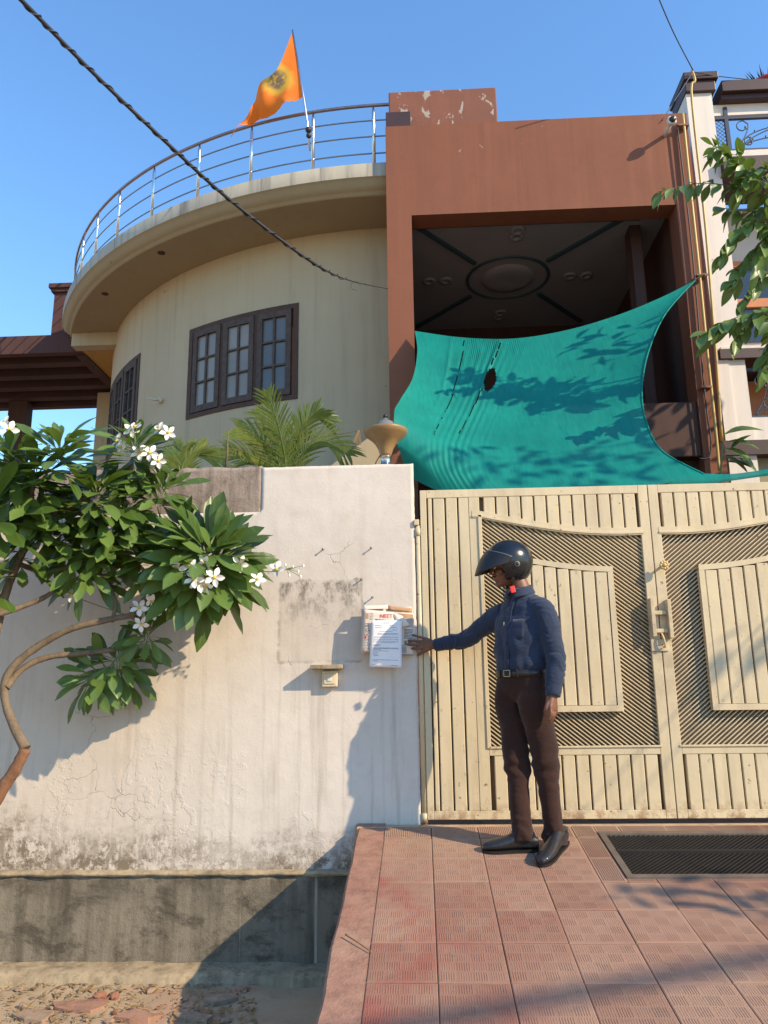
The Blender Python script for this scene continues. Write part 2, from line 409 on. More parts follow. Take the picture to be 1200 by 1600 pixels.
def flag_mat():
    g = G('saffron_flag_cloth'); p = g.obj; X, Y, Z = g.sep(p)
    base = g.mix(g.ramp(g.noise(p, 5, 4), .3, .7), (.93, .19, .016), (.88, .24, .025))
    c = P(433, 125, 2.05)
    dx = g.math('SUBTRACT', X, c.x); dz = g.math('SUBTRACT', Z, c.z)
    d = g.math('SQRT', g.math('ADD', g.math('MULTIPLY', dx, dx), g.math('MULTIPLY', dz, dz)))
    d = g.math('ADD', d, g.math('MULTIPLY', g.noise(p, 12, 3), .12))
    base = g.mix(g.math('MULTIPLY', g.ramp(d, .20, .27, 1, 0), .85), base, (.80, .50, .06))
    pr = g.math('MULTIPLY', g.ramp(d, .13, .18, 1, 0), g.ramp(g.noise(p, 16, 4, .6), .40, .5))
    base = g.mix(g.math('MULTIPLY', pr, .85), base, (.20, .15, .13))
    g.col(base); g.set(Roughness=.8)
    tr = g.n('ShaderNodeBsdfTranslucent'); g.l(base, tr.inputs[0])
    mx = g.n('ShaderNodeMixShader'); mx.inputs[0].default_value = .4
    g.l(g.b.outputs[0], mx.inputs[1]); g.l(tr.outputs[0], mx.inputs[2]); g.l(mx.outputs[0], g.o.inputs[0]); return g.m

def glass_mat(name, c, spec=.5, rough=.06):
    g = G(name); p = g.pos
    g.col(g.mix(g.ramp(g.noise(p, 2.0, 3), .3, .7), c, tuple(x*.75 for x in c)))
    g.set(Roughness=rough); g.b.inputs['Specular IOR Level'].default_value = spec
    g.b.inputs['IOR'].default_value = 1.5; g.bump(g.noise(p, 5, 2), .08, .01); return g.m

MAT = dict(
    plaster=wall_paint(),
    rawcement=rough_cement('raw_cement_band', (.36, .29, .24), (.26, .205, .165), (.075, .055, .04), .6, 6),
    plinth=rough_cement('stained_plinth_cement', (.25, .215, .16), (.19, .162, .12), (.065, .054, .04), .55, 2.4, runs=.6),
    ledge=rough_cement('mossy_ledge', (.44, .35, .225), (.30, .235, .15), (.085, .065, .04), .5, 9),
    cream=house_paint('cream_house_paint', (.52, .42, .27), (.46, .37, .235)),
    creamshade=house_paint('shaded_cream_paint', (.40, .315, .185), (.35, .275, .16), stain=.15),  # cream darkened in colour for the shade under the eave
    eave=house_paint('weathered_eave_paint', (.52, .46, .34), (.36, .335, .28), (.06, .065, .065), .85),
    orangelit=house_paint('orange_lit_cream_paint', (.50, .30, .09), (.45, .26, .075)),  # orange reflected light put into the cream surface's colour
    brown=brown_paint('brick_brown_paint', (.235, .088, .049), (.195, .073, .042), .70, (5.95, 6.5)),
    brownpeel=brown_paint('peeling_brown_paint', (.24, .095, .062), (.155, .07, .05), .575),
    brownred=brown_paint('red_brown_paint', (.095, .042, .034), (.075, .034, .028), .76),
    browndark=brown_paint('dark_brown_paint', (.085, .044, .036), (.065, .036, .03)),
    gate=gate_paint(),
    gatedark=simple('gate_backing_sheet', (.16, .10, .05), (.11, .07, .035), .6),  # dark brown carries the shade in the gaps between slats
    ceilw=simple('grey_ceiling_plaster', (.27, .29, .33), (.235, .25, .285), .8, 2),
    teal_strip=simple('teal_ceiling_moulding', (.035, .085, .11), (.03, .07, .095), .6),
    wood=simple('weathered_window_wood', (.095, .045, .027), (.06, .03, .02), .75, 14, .4, 90),
    woodgrey=simple('greyed_window_wood', (.105, .075, .06), (.06, .04, .032), .8, 18, .4, 90),
    pane=glass_mat('frosted_window_glass', (.30, .27, .23), .55, .12),
    panegrey=glass_mat('grey_window_glass', (.13, .125, .115), .8, .05),  # darker reflection in the third casement put into the glass colour
    paneblue=glass_mat('dark_window_glass', (.03, .035, .04), .8, .04),
    steel=simple('stainless_tube', (.62, .62, .62), (.55, .55, .56), .25, 6, 0, metal=1),
    rail=simple('brown_handrail', (.30, .24, .24), (.24, .19, .19), .3, 8, .05, metal=.8),
    wire=simple('black_cable_rubber', (.022, .022, .025), (.03, .03, .034), .55, 30, .2),
    bluewire=simple('dark_blue_wire', (.03, .04, .06), (.025, .03, .05), .5, 30, 0),
    railtube=simple('thin_grey_rail_tube', (.25, .27, .31), (.20, .22, .26), .35, 30, 0, metal=.8),
    yellow=simple('yellow_gas_pipe', (.54, .36, .10), (.45, .29, .075), .4, 9, .1),
    whitebox=simple('white_plastic', (.75, .73, .69), (.62, .60, .56), .4, 9, .05),
    blackplastic=simple('black_plastic', (.015, .015, .017), (.02, .02, .022), .35, 9, .05),
    white=house_paint('white_neighbour_paint', (.74, .68, .61), (.68, .62, .55), stain=.18),
    neigh=house_paint('beige_neighbour_paint', (.55, .50, .46), (.50, .455, .42), stain=.1),
    maroon=simple('maroon_cornice_paint', (.055, .025, .022), (.042, .02, .018), .5, 6),
    olive=house_paint('olive_wall_paint', (.30, .27, .17), (.26, .23, .15)),
    orangewood=simple('orange_wood_frame', (.50, .18, .055), (.42, .14, .045), .5, 12),
    iron=simple('dark_blue_iron', (.035, .045, .075), (.03, .035, .055), .45, 12, .1),
    redpot=simple('red_pot_paint', (.45, .045, .025), (.36, .035, .02), .45, 9),
    net=cloth_net(), flag=flag_mat(), tile=tile_mat(), ground=ground_mat(),
    grout=rough_cement('grey_red_mortar', (.30, .185, .13), (.235, .14, .10), (.11, .07, .05), .2, 5),
    screed=rough_cement('pink_cement_screed', (.38, .225, .155), (.31, .155, .11), (.17, .095, .07), .4, 3),
    sill=rough_cement('sandy_threshold', (.56, .41, .25), (.48, .33, .20), (.22, .14, .09), .3, 6),
    grate=simple('rusty_dark_iron', (.012, .011, .010), (.020, .016, .014), .65, 14, .3, metal=.3),
    gatefr=simple('worn_angle_iron', (.16, .12, .09), (.10, .075, .06), .6, 12, .3),
    pit=simple('dark_drain_floor', (.03, .026, .022), None, .9),  # near-black drain bottom
    bark=rough_cement('grey_brown_bark', (.22, .165, .11), (.15, .11, .075), (.06, .042, .03), .5, 16),
    barkred=rough_cement('peeled_red_bark', (.25, .13, .07), (.18, .085, .048), (.07, .04, .026), .6, 18),
    leaf=leaf_mat('frangipani_leaf', (.028, .070, .015), (.095, .155, .024)),
    leafr=leaf_mat('mango_leaf', (.042, .092, .015), (.125, .185, .028), nveins=9),
    palm=leaf_mat('palm_leaflet', (.10, .15, .025), (.22, .25, .045), (.3, .32, .07), .35),
    dryleaf=simple('dry_leaf', (.30, .19, .08), (.20, .12, .05), .8, 9),
    petal=simple('white_petal', (.86, .84, .78), (.80, .78, .70), .55, 9, 0),
    petalc=simple('yellow_flower_heart', (.80, .52, .06), (.7, .42, .05), .55, 9, 0),
    stalk=simple('green_stalk', (.16, .20, .06), (.12, .15, .045), .5, 9, .1),
    skin=skin_mat(),
    shirt=fabric('navy_shirt_cotton', (.029, .042, .078), (.021, .031, .058)),
    trousers=fabric('brown_trouser_wool', (.040, .016, .011), (.028, .012, .0085)),
    leather=simple('black_shoe_leather', (.016, .017, .020), (.022, .022, .025), .28, 16, .15, obj=True),
    beltm=simple('black_belt_leather', (.02, .017, .015), (.03, .025, .02), .4, 20, .2),
    helmet=simple('glossy_black_helmet', (.007, .009, .012), (.010, .012, .015), .24, 9, .02, coat=.15),
    helmetpad=simple('black_helmet_lining', (.02, .02, .02), (.03, .03, .03), .9, 30, .3),
    visorm=simple('matt_black_visor', (.010, .010, .011), (.008, .008, .009), .45, 9, .05),
    redbuckle=simple('red_plastic_buckle', (.75, .035, .02), (.65, .03, .02), .35, 9, 0),
    chrome=simple('steel_buckle', (.35, .33, .30), None, .4, 9, 0, metal=1),
    eyew=simple('eye_white', (.7, .66, .6), None, .2, 9, 0), dark=simple('dark_hair', (.012, .010, .009), None, .6, 60, .4),
    lamp=simple('tan_lamp_metal', (.30, .185, .08), (.24, .145, .06), .42, 14, .1),
    lampgrey=simple('grey_lamp_cap', (.17, .17, .175), (.13, .13, .135), .5, 12, .1),
    paper=simple('white_letter_paper', (.82, .81, .82), (.78, .77, .78), .8, 9, .1, 30),
    news=simple('newsprint_paper', (.70, .60, .51), (.62, .52, .43), .85, 12, .2, 40),
    newsbrown=simple('tan_newsprint_picture', (.50, .30, .16), (.40, .24, .13), .85, 30, .1),
    newspic=simple('grey_newsprint_picture', (.42, .40, .37), (.30, .28, .26), .85, 40, .1),
    ink=simple('grey_print_ink', (.13, .13, .14), (.20, .20, .21), .8, 60, 0),
    redink=simple('red_print_ink', (.60, .04, .04), (.50, .04, .04), .8, 60, 0),
    nail=simple('galvanised_nail', (.26, .24, .22), (.2, .16, .13), .5, 30, .1, metal=.6),
    box=simple('old_cream_plastic', (.66, .55, .37), (.56, .45, .29), .45, 14, .1),
    stone=rough_cement('broken_rubble', (.38, .29, .20), (.30, .20, .14), (.12, .09, .06), .3, 14),
    brickm=rough_cement('broken_red_brick', (.34, .16, .10), (.27, .125, .085), (.16, .08, .05), .3, 14),
    brass=simple('painted_brass', (.62, .44, .18), (.50, .34, .13), .4, 20, .1),
    rust=simple('rusty_bracket', (.30, .15, .10), (.22, .10, .07), .8, 25, .3),
)

# ------------------------------------------------------------------ the ground and the drive
def rough_plane(name, x0, x1, y0, y1, z, nu, nv, mat, amp=.01, fr=3):
    mb = MB(); mb.grid(lambda a, b: (x0+(x1-x0)*a, y0+(y1-y0)*b, z+amp*nz((x0+(x1-x0)*a, y0+(y1-y0)*b, z), fr)), nu, nv)
    return structure(mb.build(name, mat))
mb = MB()
mb.grid(lambda a, b: (-250+500*a, -250+(250+.3)*b, -.875), 40, 20)
structure(mb.build('ground', MAT['ground']))
rough_plane('verge', -4.2, -.40, -5.6, .02, -.845, 120, 160, MAT['ground'], .014, 3.5)
mb = MB(); mb.grid(lambda a, b: (-40+80*a, .2+40*b, -.05), 10, 10)
structure(mb.build('courtyard', MAT['screed']))

XE, XR = -.41, 3.45
drive = structure(MB().build('driveway', MAT['screed']) if False else link('driveway', bpy.data.meshes.new('driveway'), MAT['screed']))
def rampbox(mb, x0, x1, y0, y1, top=0.0, depth=None, n=1):
    z0 = SL*y0+top; z1 = SL*y1+top; b0 = -.9 if depth is None else z0-depth; b1 = -.9 if depth is None else z1-depth
    vs = [(x0, y0, b0), (x1, y0, b0), (x0, y1, b1), (x1, y1, b1), (x0, y0, z0), (x1, y0, z0), (x0, y1, z1), (x1, y1, z1)]
    mb.add(vs, [(0, 2, 3, 1), (4, 5, 7, 6), (0, 1, 5, 4), (2, 6, 7, 3), (0, 4, 6, 2), (1, 3, 7, 5)])
TX0, TW, TY0, TH = -.245, .2775, -1.166+4*.2975, .2975     # tile lattice
GX0, GY0, GY1 = 1.0, -.83, -.20                            # drain opening
mb = MB()
rampbox(mb, TX0+.001, GX0, -5.2, -.012, -.014)
rampbox(mb, GX0, XR, -5.2, GY0, -.014)
rampbox(mb, GX0, XR, GY1, -.012, -.014)
mb.build('mortar_bed', MAT['grout'], drive, fix=False)
mb = MB()
# cement border down the open edge, slightly wavy
ys = [-.012-5.18*i/60 for i in range(61)]
vs = []; fs = []
for i, y in enumerate(ys):
    xe = XE+.012*nz((0, y, 3), 2.4)+.006*nz((0, y, 9), 9)-(.02 if y > -.06 else 0)
    z = SL*y-.004+.004*nz((1, y, 2), 3)
    vs += [(xe-.02, y, -.9), (xe, y, z-.012), (xe+.012, y, z), (TX0+.0, y, z)]
for i in range(60):
    for j in range(3): fs.append((i*4+j, i*4+j+1, i*4+4+j+1, i*4+4+j))
fs.append((0, 1, 2, 3)); fs.append((243, 242, 241, 240))
mb.add(vs, fs); mb.build('cement_border', MAT['screed'], drive)
# one ribbed tile, shared by all
def tile_mesh():
    mb = MB(); w, h = TW-.0035, TH-.0035; g = SL
    M = Matrix(((1, 0, 0, 0), (0, 1, 0, 0), (0, g, 1, 0), (0, 0, 0, 1)))
    vs = [(0, 0, -.016), (w, 0, -.016), (0, h, -.016), (w, h, -.016), (0, 0, -.002), (w, 0, -.002), (0, h, -.002), (w, h, -.002),
          (.004, .004, 0), (w-.004, .004, 0), (.004, h-.004, 0), (w-.004, h-.004, 0)]
    mb.add([M @ Vector(q) for q in vs], [(0, 1, 5, 4), (2, 6, 7, 3), (0, 4, 6, 2), (1, 3, 7, 5), (4, 5, 9, 8), (6, 10, 11, 7), (4, 8, 10, 6), (5, 7, 11, 9), (8, 9, 11, 10)])
    m = .010; nb = 4; bw = (w-2*m)/nb; bh = (h-2*m)/nb
    for i in range(nb):
        for j in range(nb):
            x0 = m+i*bw+.003; y0 = m+j*bh+.003; W = bw-.006; Hh = bh-.006
            k = 6
            for q in range(k):
                if True: a, b, c, d = x0+W*(q+(.4 if (i+j) % 2 else 0))/k, x0+W*(q+(.4 if (i+j) % 2 else 0)+.55)/k, y0, y0+Hh
                else: a, b, c, d = x0, x0+W, y0+Hh*q/k, y0+Hh*(q+.55)/k
                hgt = .0013 if (i+j) % 2 == 0 else .0008; e = .0012
                vs = [(a, c, 0), (b, c, 0), (b, d, 0), (a, d, 0), (a+e, c+e, hgt), (b-e, c+e, hgt), (b-e, d-e, hgt), (a+e, d-e, hgt)]
                mb.add([M @ Vector(v) for v in vs], [(4, 5, 6, 7), (0, 1, 5, 4), (1, 2, 6, 5), (2, 3, 7, 6), (3, 0, 4, 7)])
    return mb.mesh('tile')
tme = tile_mesh(); tme.materials.append(MAT['tile'])
for i in range(13):
    for j in range(-1, 14):
        x = TX0+.002+i*TW; y = TY0-(j+1)*TH+.002
        y1 = y+TH-.0035
        if y1 > -.085 and y > -.2: pass
        if y1 > -.02: continue
        if x+TW-.006 > GX0 and y1 > GY0 and y < GY1: continue
        o = link('tile', tme, None, drive); o.location = (x, y, SL*y+random.uniform(-.002, .002))
        o.rotation_euler = (random.uniform(-.004, .004), random.uniform(-.005, .005), 0)
# cut tiles along the gate and round the drain
mb = MB()
rampbox(mb, TX0, XR, TY0-TH+.003, -.085, .0, .02) if TY0-TH+.003 < -.085 else None
mb2 = MB()
for a, b, c, d in ((TX0+.003, GX0-.006, TY0-2*TH+.003, -.09),):
    pass
# threshold strip under the gate
mb = MB(); mb.box(XE-.01, XR, -.085, -.004, -.25, -.0165); mb.build('threshold', MAT['sill'], drive, bevel=.006)

# drain grating
gr = empty('drain_grating', label='dark iron mesh drain grating set into the tiled ramp before the gate', cat='grating')
mb = MB()
fw = .035
rampbox(mb, GX0, XR, GY1-fw, GY1, .008, .03); rampbox(mb, GX0, XR, GY0, GY0+fw, .008, .03); rampbox(mb, GX0, GX0+fw, GY0+fw, GY1-fw, .008, .03)
mb.build('frame', MAT['gatefr'], gr, fix=False)
mb = MB(); ym = (GY0+GY1)/2+.02; rampbox(mb, GX0+fw, XR, ym-.01, ym+.01, .012, .03); mb.build('crossbar', MAT['grate'], gr, fix=False)
mb = MB()
x = GX0-.6
while x < XR:                      # diamond mesh of thin bars
    for sgn in (1, -1):
        pts = []
        for t in (0, 1):
            yy = GY0+fw+(GY1-GY0-2*fw)*t; xx = x+(.55*t if sgn > 0 else .55*(1-t)); pts.append((xx, yy))
        (xa, ya), (xb, yb) = pts
        def clip(xa, ya, xb, yb):
            if xa > xb: xa, ya, xb, yb = xb, yb, xa, ya
            lo = GX0+fw
            if xb <= lo or xa >= XR: return None
            if xa < lo: f = (lo-xa)/(xb-xa); ya += (yb-ya)*f; xa = lo
            return xa, ya, xb, yb
        c = clip(xa, ya, xb, yb)
        if c:
            xa, ya, xb, yb = c
            dx, dy = xb-xa, yb-ya; L = sqrt(dx*dx+dy*dy)
            if L > .01:
                ox, oy = -dy/L*.0021, dx/L*.0021
                q = [(xa+ox, ya+oy), (xa-ox, ya-oy), (xb-ox, yb-oy), (xb+ox, yb+oy)]
                zt = .0 if sgn > 0 else -.004
                mb.add([(X, Y, SL*Y-.012+zt) for X, Y in q]+[(X, Y, SL*Y+zt) for X, Y in q], [(4, 5, 6, 7), (0, 4, 7, 3), (1, 2, 6, 5)])
    x += .028
stuff(mb.build('mesh', MAT['grate'], gr, fix=False))
mb = MB(); rampbox(mb, GX0-.001, XR, GY0-.001, GY1+.001, -.22, .05); structure(mb.build('drain_floor', MAT['pit'], drive, fix=False))

# cut tile strip beside the grating, at the gate and left of the drain
def ribbed_strip(x0, x1, y0, y1):
    mb = MB(); rampbox(mb, x0, x1, y0, y1, 0, .016)
    x = x0+.012
    while x < x1-.014:
        mb.add([(x, y0+.008, SL*(y0+.008)), (x+.006, y0+.008, SL*(y0+.008)), (x+.006, y1-.008, SL*(y1-.008)), (x, y1-.008, SL*(y1-.008))]
               + [(x+.001, y0+.009, SL*(y0+.009)+.0028), (x+.005, y0+.009, SL*(y0+.009)+.0028), (x+.005, y1-.009, SL*(y1-.009)+.0028), (x+.001, y1-.009, SL*(y1-.009)+.0028)],
               [(4, 5, 6, 7), (0, 1, 5, 4), (1, 2, 6, 5), (2, 3, 7, 6), (3, 0, 4, 7)]); x += .011
    return mb.build('tile', MAT['tile'], drive, fix=False)
rows = [(TY0-(j+1)*TH+.003, TY0-j*TH-.003) for j in range(-1, 14)]
for i in range(13):
    x = TX0+.003+i*TW; x1 = x+TW-.006
    for y, y1 in rows:
        if y > -.09: continue
        if y1 > -.02:                                   # against the threshold
            yy1 = -.088
            if yy1-y > .02:
                if x1 <= GX0 or y > GY1: ribbed_strip(x, x1, y, yy1)
                elif x < GX0: ribbed_strip(x, GX0-.004, y, yy1) if GX0-x > .03 else None
                if x1 > GX0 and y < GY1 and yy1 > GY1: ribbed_strip(max(x, GX0), x1, GY1+.003, yy1)
            continue
        if x1 > GX0 and y1 > GY0 and y < GY1:
            if x < GX0-.02: ribbed_strip(x, GX0-.004, y, y1)
            if y < GY0-.02: ribbed_strip(max(x, GX0), x1, y, GY0-.004)
# a twig lying on the edge
pts = bez([PR(540, 1465)+Vector((0, 0, .012)), PR(560, 1477)+Vector((0, 0, .01)), PR(581, 1490)+Vector((0, 0, .006))], 8)
mb = MB(); mb.tube(pts, [.004, .004, .0035, .0035, .003, .003, .003, .0025, .002], 6)
tag(mb.build('twig', MAT['dryleaf']), 'thin dry twig lying across the cement edge of the ramp', 'twig')

# ------------------------------------------------------------------ boundary wall
bw = empty('boundary_wall', label='cream plastered boundary wall with dark stained foot left of the gate', cat='wall')
def uneven_panel(x0, x1, z0, z1, y, yb, nu, nv, amp=.003, edge=.004, topj=.004):
    mb = MB()
    def f(a, b):
        x = x0+(x1-x0)*a; z = z0+(z1-z0)*b
        if a == 1: x += edge*nz((x, 5, z), 9)*(1 if edge else 0)
        if b == 1: z += topj*nz((x, 2, 1), 6)+topj*.6*nz((x, 2, 4), 23)
        return (x, y+amp*nz((x, 0, z), 2.2)+amp*.4*nz((x, 3, z), 9), z)
    mb.grid(f, nu, nv)
    # top, right and left returns
    top = [f(i/nu, 1) for i in range(nu+1)]
    mb.add(top+[(p[0], yb, p[2]) for p in top], [(i, i+1, nu+1+i+1, nu+1+i) for i in range(nu)])
    for a in (0, 1):
        sdz = [f(a, j/nv) for j in range(nv+1)]
        mb.add(sdz+[(p[0], yb, p[2]) for p in sdz], [(i, i+1, nv+1+i+1, nv+1+i) for i in range(nv)])
    mb.add([(x0, yb, z0), (x1, yb, z0), (x1, yb, z1), (x0, yb, z1)], [(0, 1, 2, 3)])
    return mb
def painted_face():
    mb = MB(); X0, X1, XS, ZS = -6.5, -.028, -1.066, 1.98
    xs = [X0+(XS-X0)*i/180 for i in range(180)]+[XS+(X1-XS)*i/44 for i in range(45)]
    zs = [-.285+(ZS+.285)*i/80 for i in range(80)]+[ZS+(2.292-ZS)*i/14 for i in range(15)]
    def pt(i, j):
        x, z = xs[i], zs[j]
        if i == len(xs)-1: x += .004*nz((x, 5, z), 9)+.003*nz((x, 5, z), 30)
        if j == len(zs)-1: z += .004*nz((x, 2, 1), 6)+.003*nz((x, 2, 4), 23)
        return (x, -.002+.003*nz((x, 0, z), 2.2)+.0014*nz((x, 3, z), 9), z)
    nx, nzz = len(xs), len(zs)
    mb.add([pt(i, j) for j in range(nzz) for i in range(nx)], [(j*nx+i, j*nx+i+1, (j+1)*nx+i+1, (j+1)*nx+i) for j in range(nzz-1) for i in range(nx-1) if i >= 180 or j < 80], True)
    def ret(line):
        n = len(line); mb.add(line+[(p[0], .22, p[2]) for p in line], [(k, k+1, n+k+1, n+k) for k in range(n-1)])
    ret([pt(i, nzz-1) for i in range(180, nx)]); ret([pt(nx-1, j) for j in range(nzz)]); ret([pt(180, j) for j in range(80, nzz)]); ret([pt(i, 80) for i in range(181)])
    mb.add([(X0, .22, -.285), (X1, .22, -.285), (X1, .22, 2.292), (X0, .22, 2.292)], [(0, 1, 2, 3)])
    return mb
painted_face().build('painted_panel', MAT['plaster'], bw)
uneven_panel(-6.5, -1.066, 1.98, 2.300, .000, .21, 220, 12, .006, .004, .016).build('bare_cement_band', MAT['rawcement'], bw)
mb = uneven_panel(-6.5, XE+.12, -.86, -.30, -.028, .22, 200, 24, .006); mb.build('plinth', MAT['plinth'], bw)
mb = MB()
def ledge(a, b):
    x = -6.5+(6.5+XE+.12)*a; j = b*3
    prof = [(.0, -.268), (-.040, -.277), (-.052, -.288), (-.026, -.304)]
    k = int(round(j)); y, z = prof[k]
    return (x, y+.010*nz((x, 1, 0), 7)+.006*nz((x, 1, k), 25), z+.007*nz((x, 8, k), 8))
mb.grid(ledge, 260, 3); mb.build('mortar_ledge', MAT['ledge'], bw)
# foot kerb
mb = MB()
def kerbf(a, b):
    x = -6.5+(6.5+XE+.12)*a; k = int(round(b*3)); y, z = [(-.03, -.775), (-.15, -.785), (-.20, -.80), (-.215, -.88)][k]
    return (x, y+.014*nz((x, 1, 0), 3)+.008*nz((x, 1, k), 14), z+.010*nz((x, 8, k), 5))
mb.grid(kerbf, 240, 3); structure(mb.build('kerb', MAT['ledge']))

mb = MB(); mb.box(3.06, 8.5, -.002, .22, -.9, 2.29); mb.build('end_panel', MAT['plaster'], bw)
# nails in the pillar
for (u, v), lab in (((506, 858), 'rusty nail in the pillar, the left one below the lamp'), ((581, 856), 'rusty nail in the pillar, the right one below the lamp'), ((583, 933), 'rusty nail sticking out just above the newspaper'), ((566, 905), 'small dark nail at the corner of the stained plaster patch')):
    p = P(u, v, -.004); mb = MB(); mb.tube([p, p+Vector((-.004, -.026, -.004))], .0045, 8); mb.lathe([(0, 0), (.0075, 0), (.0075, .003), (0, .003)], p+Vector((-.004, -.026, -.004)), 8, M=Matrix.Rotation(pi/2, 3, 'X'))
    tag(mb.build('nail', MAT['nail']), lab, 'nail', 'nails in the gate pillar')

# bell push with its little slab
bell = empty('door_bell', label='small cream bell box under a thin cement slab on the pillar', cat='door bell')
a = P(485, 1042, -.1); b = P(535, 1042, -.1)
mb = MB(); mb.box(a.x, b.x, -.115, -.003, a.z-.014, a.z+.012); mb.build('slab', MAT['ledge'], bell, bevel=.004)
a = P(503, 1047, -.05); b = P(527, 1073, -.05)
mb = MB(); mb.box(a.x, b.x, -.05, -.003, b.z, a.z-.006); mb.build('box', MAT['box'], bell, bevel=.005)
mb = MB(); mb.box(a.x+.014, b.x-.014, -.056, -.0505, b.z+.018, a.z-.022); mb.build('switch_plate', MAT['box'], bell, bevel=.002)
mb = MB(); mb.box(a.x+.036, b.x-.036, -.061, -.0565, b.z+.035, a.z-.045); mb.build('push_button', MAT['whitebox'], bell, bevel=.002)

# ------------------------------------------------------------------ newspaper and letter
def sheet(q, bulge, name, mat, parent, nu=10, nv=12, thick=.0015, wob=.003, seed=0):
    """q: four points tl, tr, br, bl; bulge pushes the middle towards the street"""
    tl, tr, br, bl = [Vector(p) for p in q]
    def f(u, v):
        p = (tl*(1-u)+tr*u)*(1-v)+(bl*(1-u)+br*u)*v
        p.y -= bulge*sin(pi*u)*(.5+.5*sin(pi*v)); p.y += wob*nz((u*2.3+seed, v*2.1, seed), 1.5); return p
    o = MB().grid(f, nu, nv).build(name, mat, parent, solid=thick); return o, f
def ink(f, rows, name, mat, parent, off=.0022):
    mb = MB()
    for u0, u1, v0, v1 in rows:
        k = max(1, int((u1-u0)/.12))
        mb.grid(lambda a, b: f(u0+(u1-u0)*a, v0+(v1-v0)*b)+Vector((0, -off, 0)), k, 1)
    return mb.build(name, mat, parent, fix=False)
def words(u0, u1, v, h, fill=1.0, wmin=.02, wmax=.075):
    r = []; u = u0; end = u0+(u1-u0)*fill
    while u < end-.01:
        w_ = min(random.uniform(wmin, wmax), end-u); r.append((u, u+w_, v, v+h)); u += w_+.014
    return r
npp = empty('newspaper', label='folded newspaper with red headline tucked on the gate pillar', cat='newspaper')
for i in range(4):
    d = .006*i
    o, f0 = sheet([P(565+i, 950+i, -.045-d), P(643+i*.6, 948+i, -.03-d*.5), P(644, 1021, -.022-d*.5), P(563+i*.5, 1021, -.05-d)], .012, 'back_page', MAT['news'], npp, seed=i)
o, fb = sheet([P(606, 946, -.062), P(644, 950, -.04), P(644, 957, -.04), P(606, 953, -.066)], .004, 'folded_edge', MAT['newsbrown'], npp, 6, 3)
o, fr = sheet([P(621, 957, -.052), P(647, 959, -.036), P(645.5, 1024, -.036), P(620, 1023, -.056)], .006, 'right_page', MAT['news'], npp, seed=4)
ink(fr, [(.05, .95, .02, .12)], 'print_block', MAT['newsbrown'], npp); ink(fr, [(.3, .95, .13, .34)], 'photo_print', MAT['newspic'], npp); ink(fr, [(.1, .6, .80, .95)], 'photo_print', MAT['newspic'], npp)
rr = []
for k in range(7): rr += words(.42, .95, .38+k*.035, .02, 1, .06, .2)
rr += [(.45, .6, .66, .76), (.66, .9, .68, .71), (.05, 1, .985, 1.0), (.1, .98, .77, .78)]
stuff(ink(fr, rr, 'print_lines', MAT['ink'], npp))
o, ff = sheet([P(568.5, 952, -.118), P(616, 957, -.098), P(620, 1019, -.085), P(564.5, 1018.5, -.122)], .014, 'front_page', MAT['news'], npp, seed=8, thick=.004)
o, fc = sheet([P(566, 945.5, -.075), P(606, 945, -.07), P(606.5, 951, -.10), P(568.5, 952, -.118)], .003, 'top_fold', MAT['news'], npp, 8, 3, wob=.001)
rr = []
for k in range(22):
    if k in (0, 1, 2, 3, 4): continue
    rr += words(.06, .24, .14+k*.037, .02 if k not in (6, 9, 12) else .03, random.uniform(.7, 1), .04, .1)
for k in range(5): rr += words(.20, .33, .08+k*.035, .016, random.uniform(.8, 1), .03, .06)
rr += words(.38, .98, .205, .04, 1, .05, .09)
rr += words(.62, .98, .255, .035, 1, .05, .09)
stuff(ink(ff, rr, 'print_lines', MAT['ink'], npp))
ink(ff, [(.055, .165, .09, .22)], 'photo_print', MAT['newsbrown'], npp); ink(ff, [(.07, .12, .62, .70)], 'red_print', MAT['redink'], npp)
# red headline
tc = bpy.data.curves.new('headline', 'FONT'); tc.body = 'NEET'; tc.size = .034; tc.extrude = .0006
to = bpy.data.objects.new('headline_text', tc); COL.objects.link(to); dg = bpy.context.evaluated_depsgraph_get()
hm = bpy.data.meshes.new_from_object(to.evaluated_get(dg)); bpy.data.objects.remove(to)
ho = link('headline', hm, MAT['redink'], npp); q0 = ff(.54, .17); ho.location = q0+Vector((0, -.0065, 0)); ho.rotation_euler = (pi/2, 0, radians(15))
# curled corner
o, _ = sheet([P(612, 957, -.1), P(628, 962, -.088), P(641, 977, -.052), P(618, 985, -.09)], .02, 'curled_corner', MAT['news'], npp, 8, 8, seed=12)
o, fl = sheet([P(580.5, 969.5, -.138), P(627.5, 969.5, -.118), P(627.8, 1043.5, -.105), P(577, 1042, -.125)], .010, 'letter', MAT['paper'], None, 10, 14, .0008, .003, 20)
tag(o, 'white typed letter sheet pinned over the newspaper on the pillar', 'letter')
rr = []
L = [(.36, .62, .03), (.33, .6, .055), (.12, .36, .105), (.6, .74, .105), (.14, .38, .15), (.62, .86, .145), (.7, .86, .20), (.28, .72, .23), (.22, .9, .275), (.22, .9, .30), (.1, .9, .36), (.1, .9, .40), (.1, .9, .44), (.34, .8, .47), (.1, .34, .52), (.1, .3, .54), (.1, .88, .585), (.1, .9, .60), (.1, .36, .62), (.1, .6, .65), (.1, .28, .68), (.1, .24, .72), (.12, .28, .745), (.1, .9, .84), (.1, .26, .865), (.1, .22, .95), (.66, .86, .955)]
for u0, u1, v in L: rr += words(u0, u1, v, .009)
rr += [(.1, .102, .35, .47), (.9, .902, .35, .47), (.1, .9, .348, .350), (.1, .9, .47, .472)]
stuff(ink(fl, rr, 'typed_lines', MAT['ink'], o, .0012))

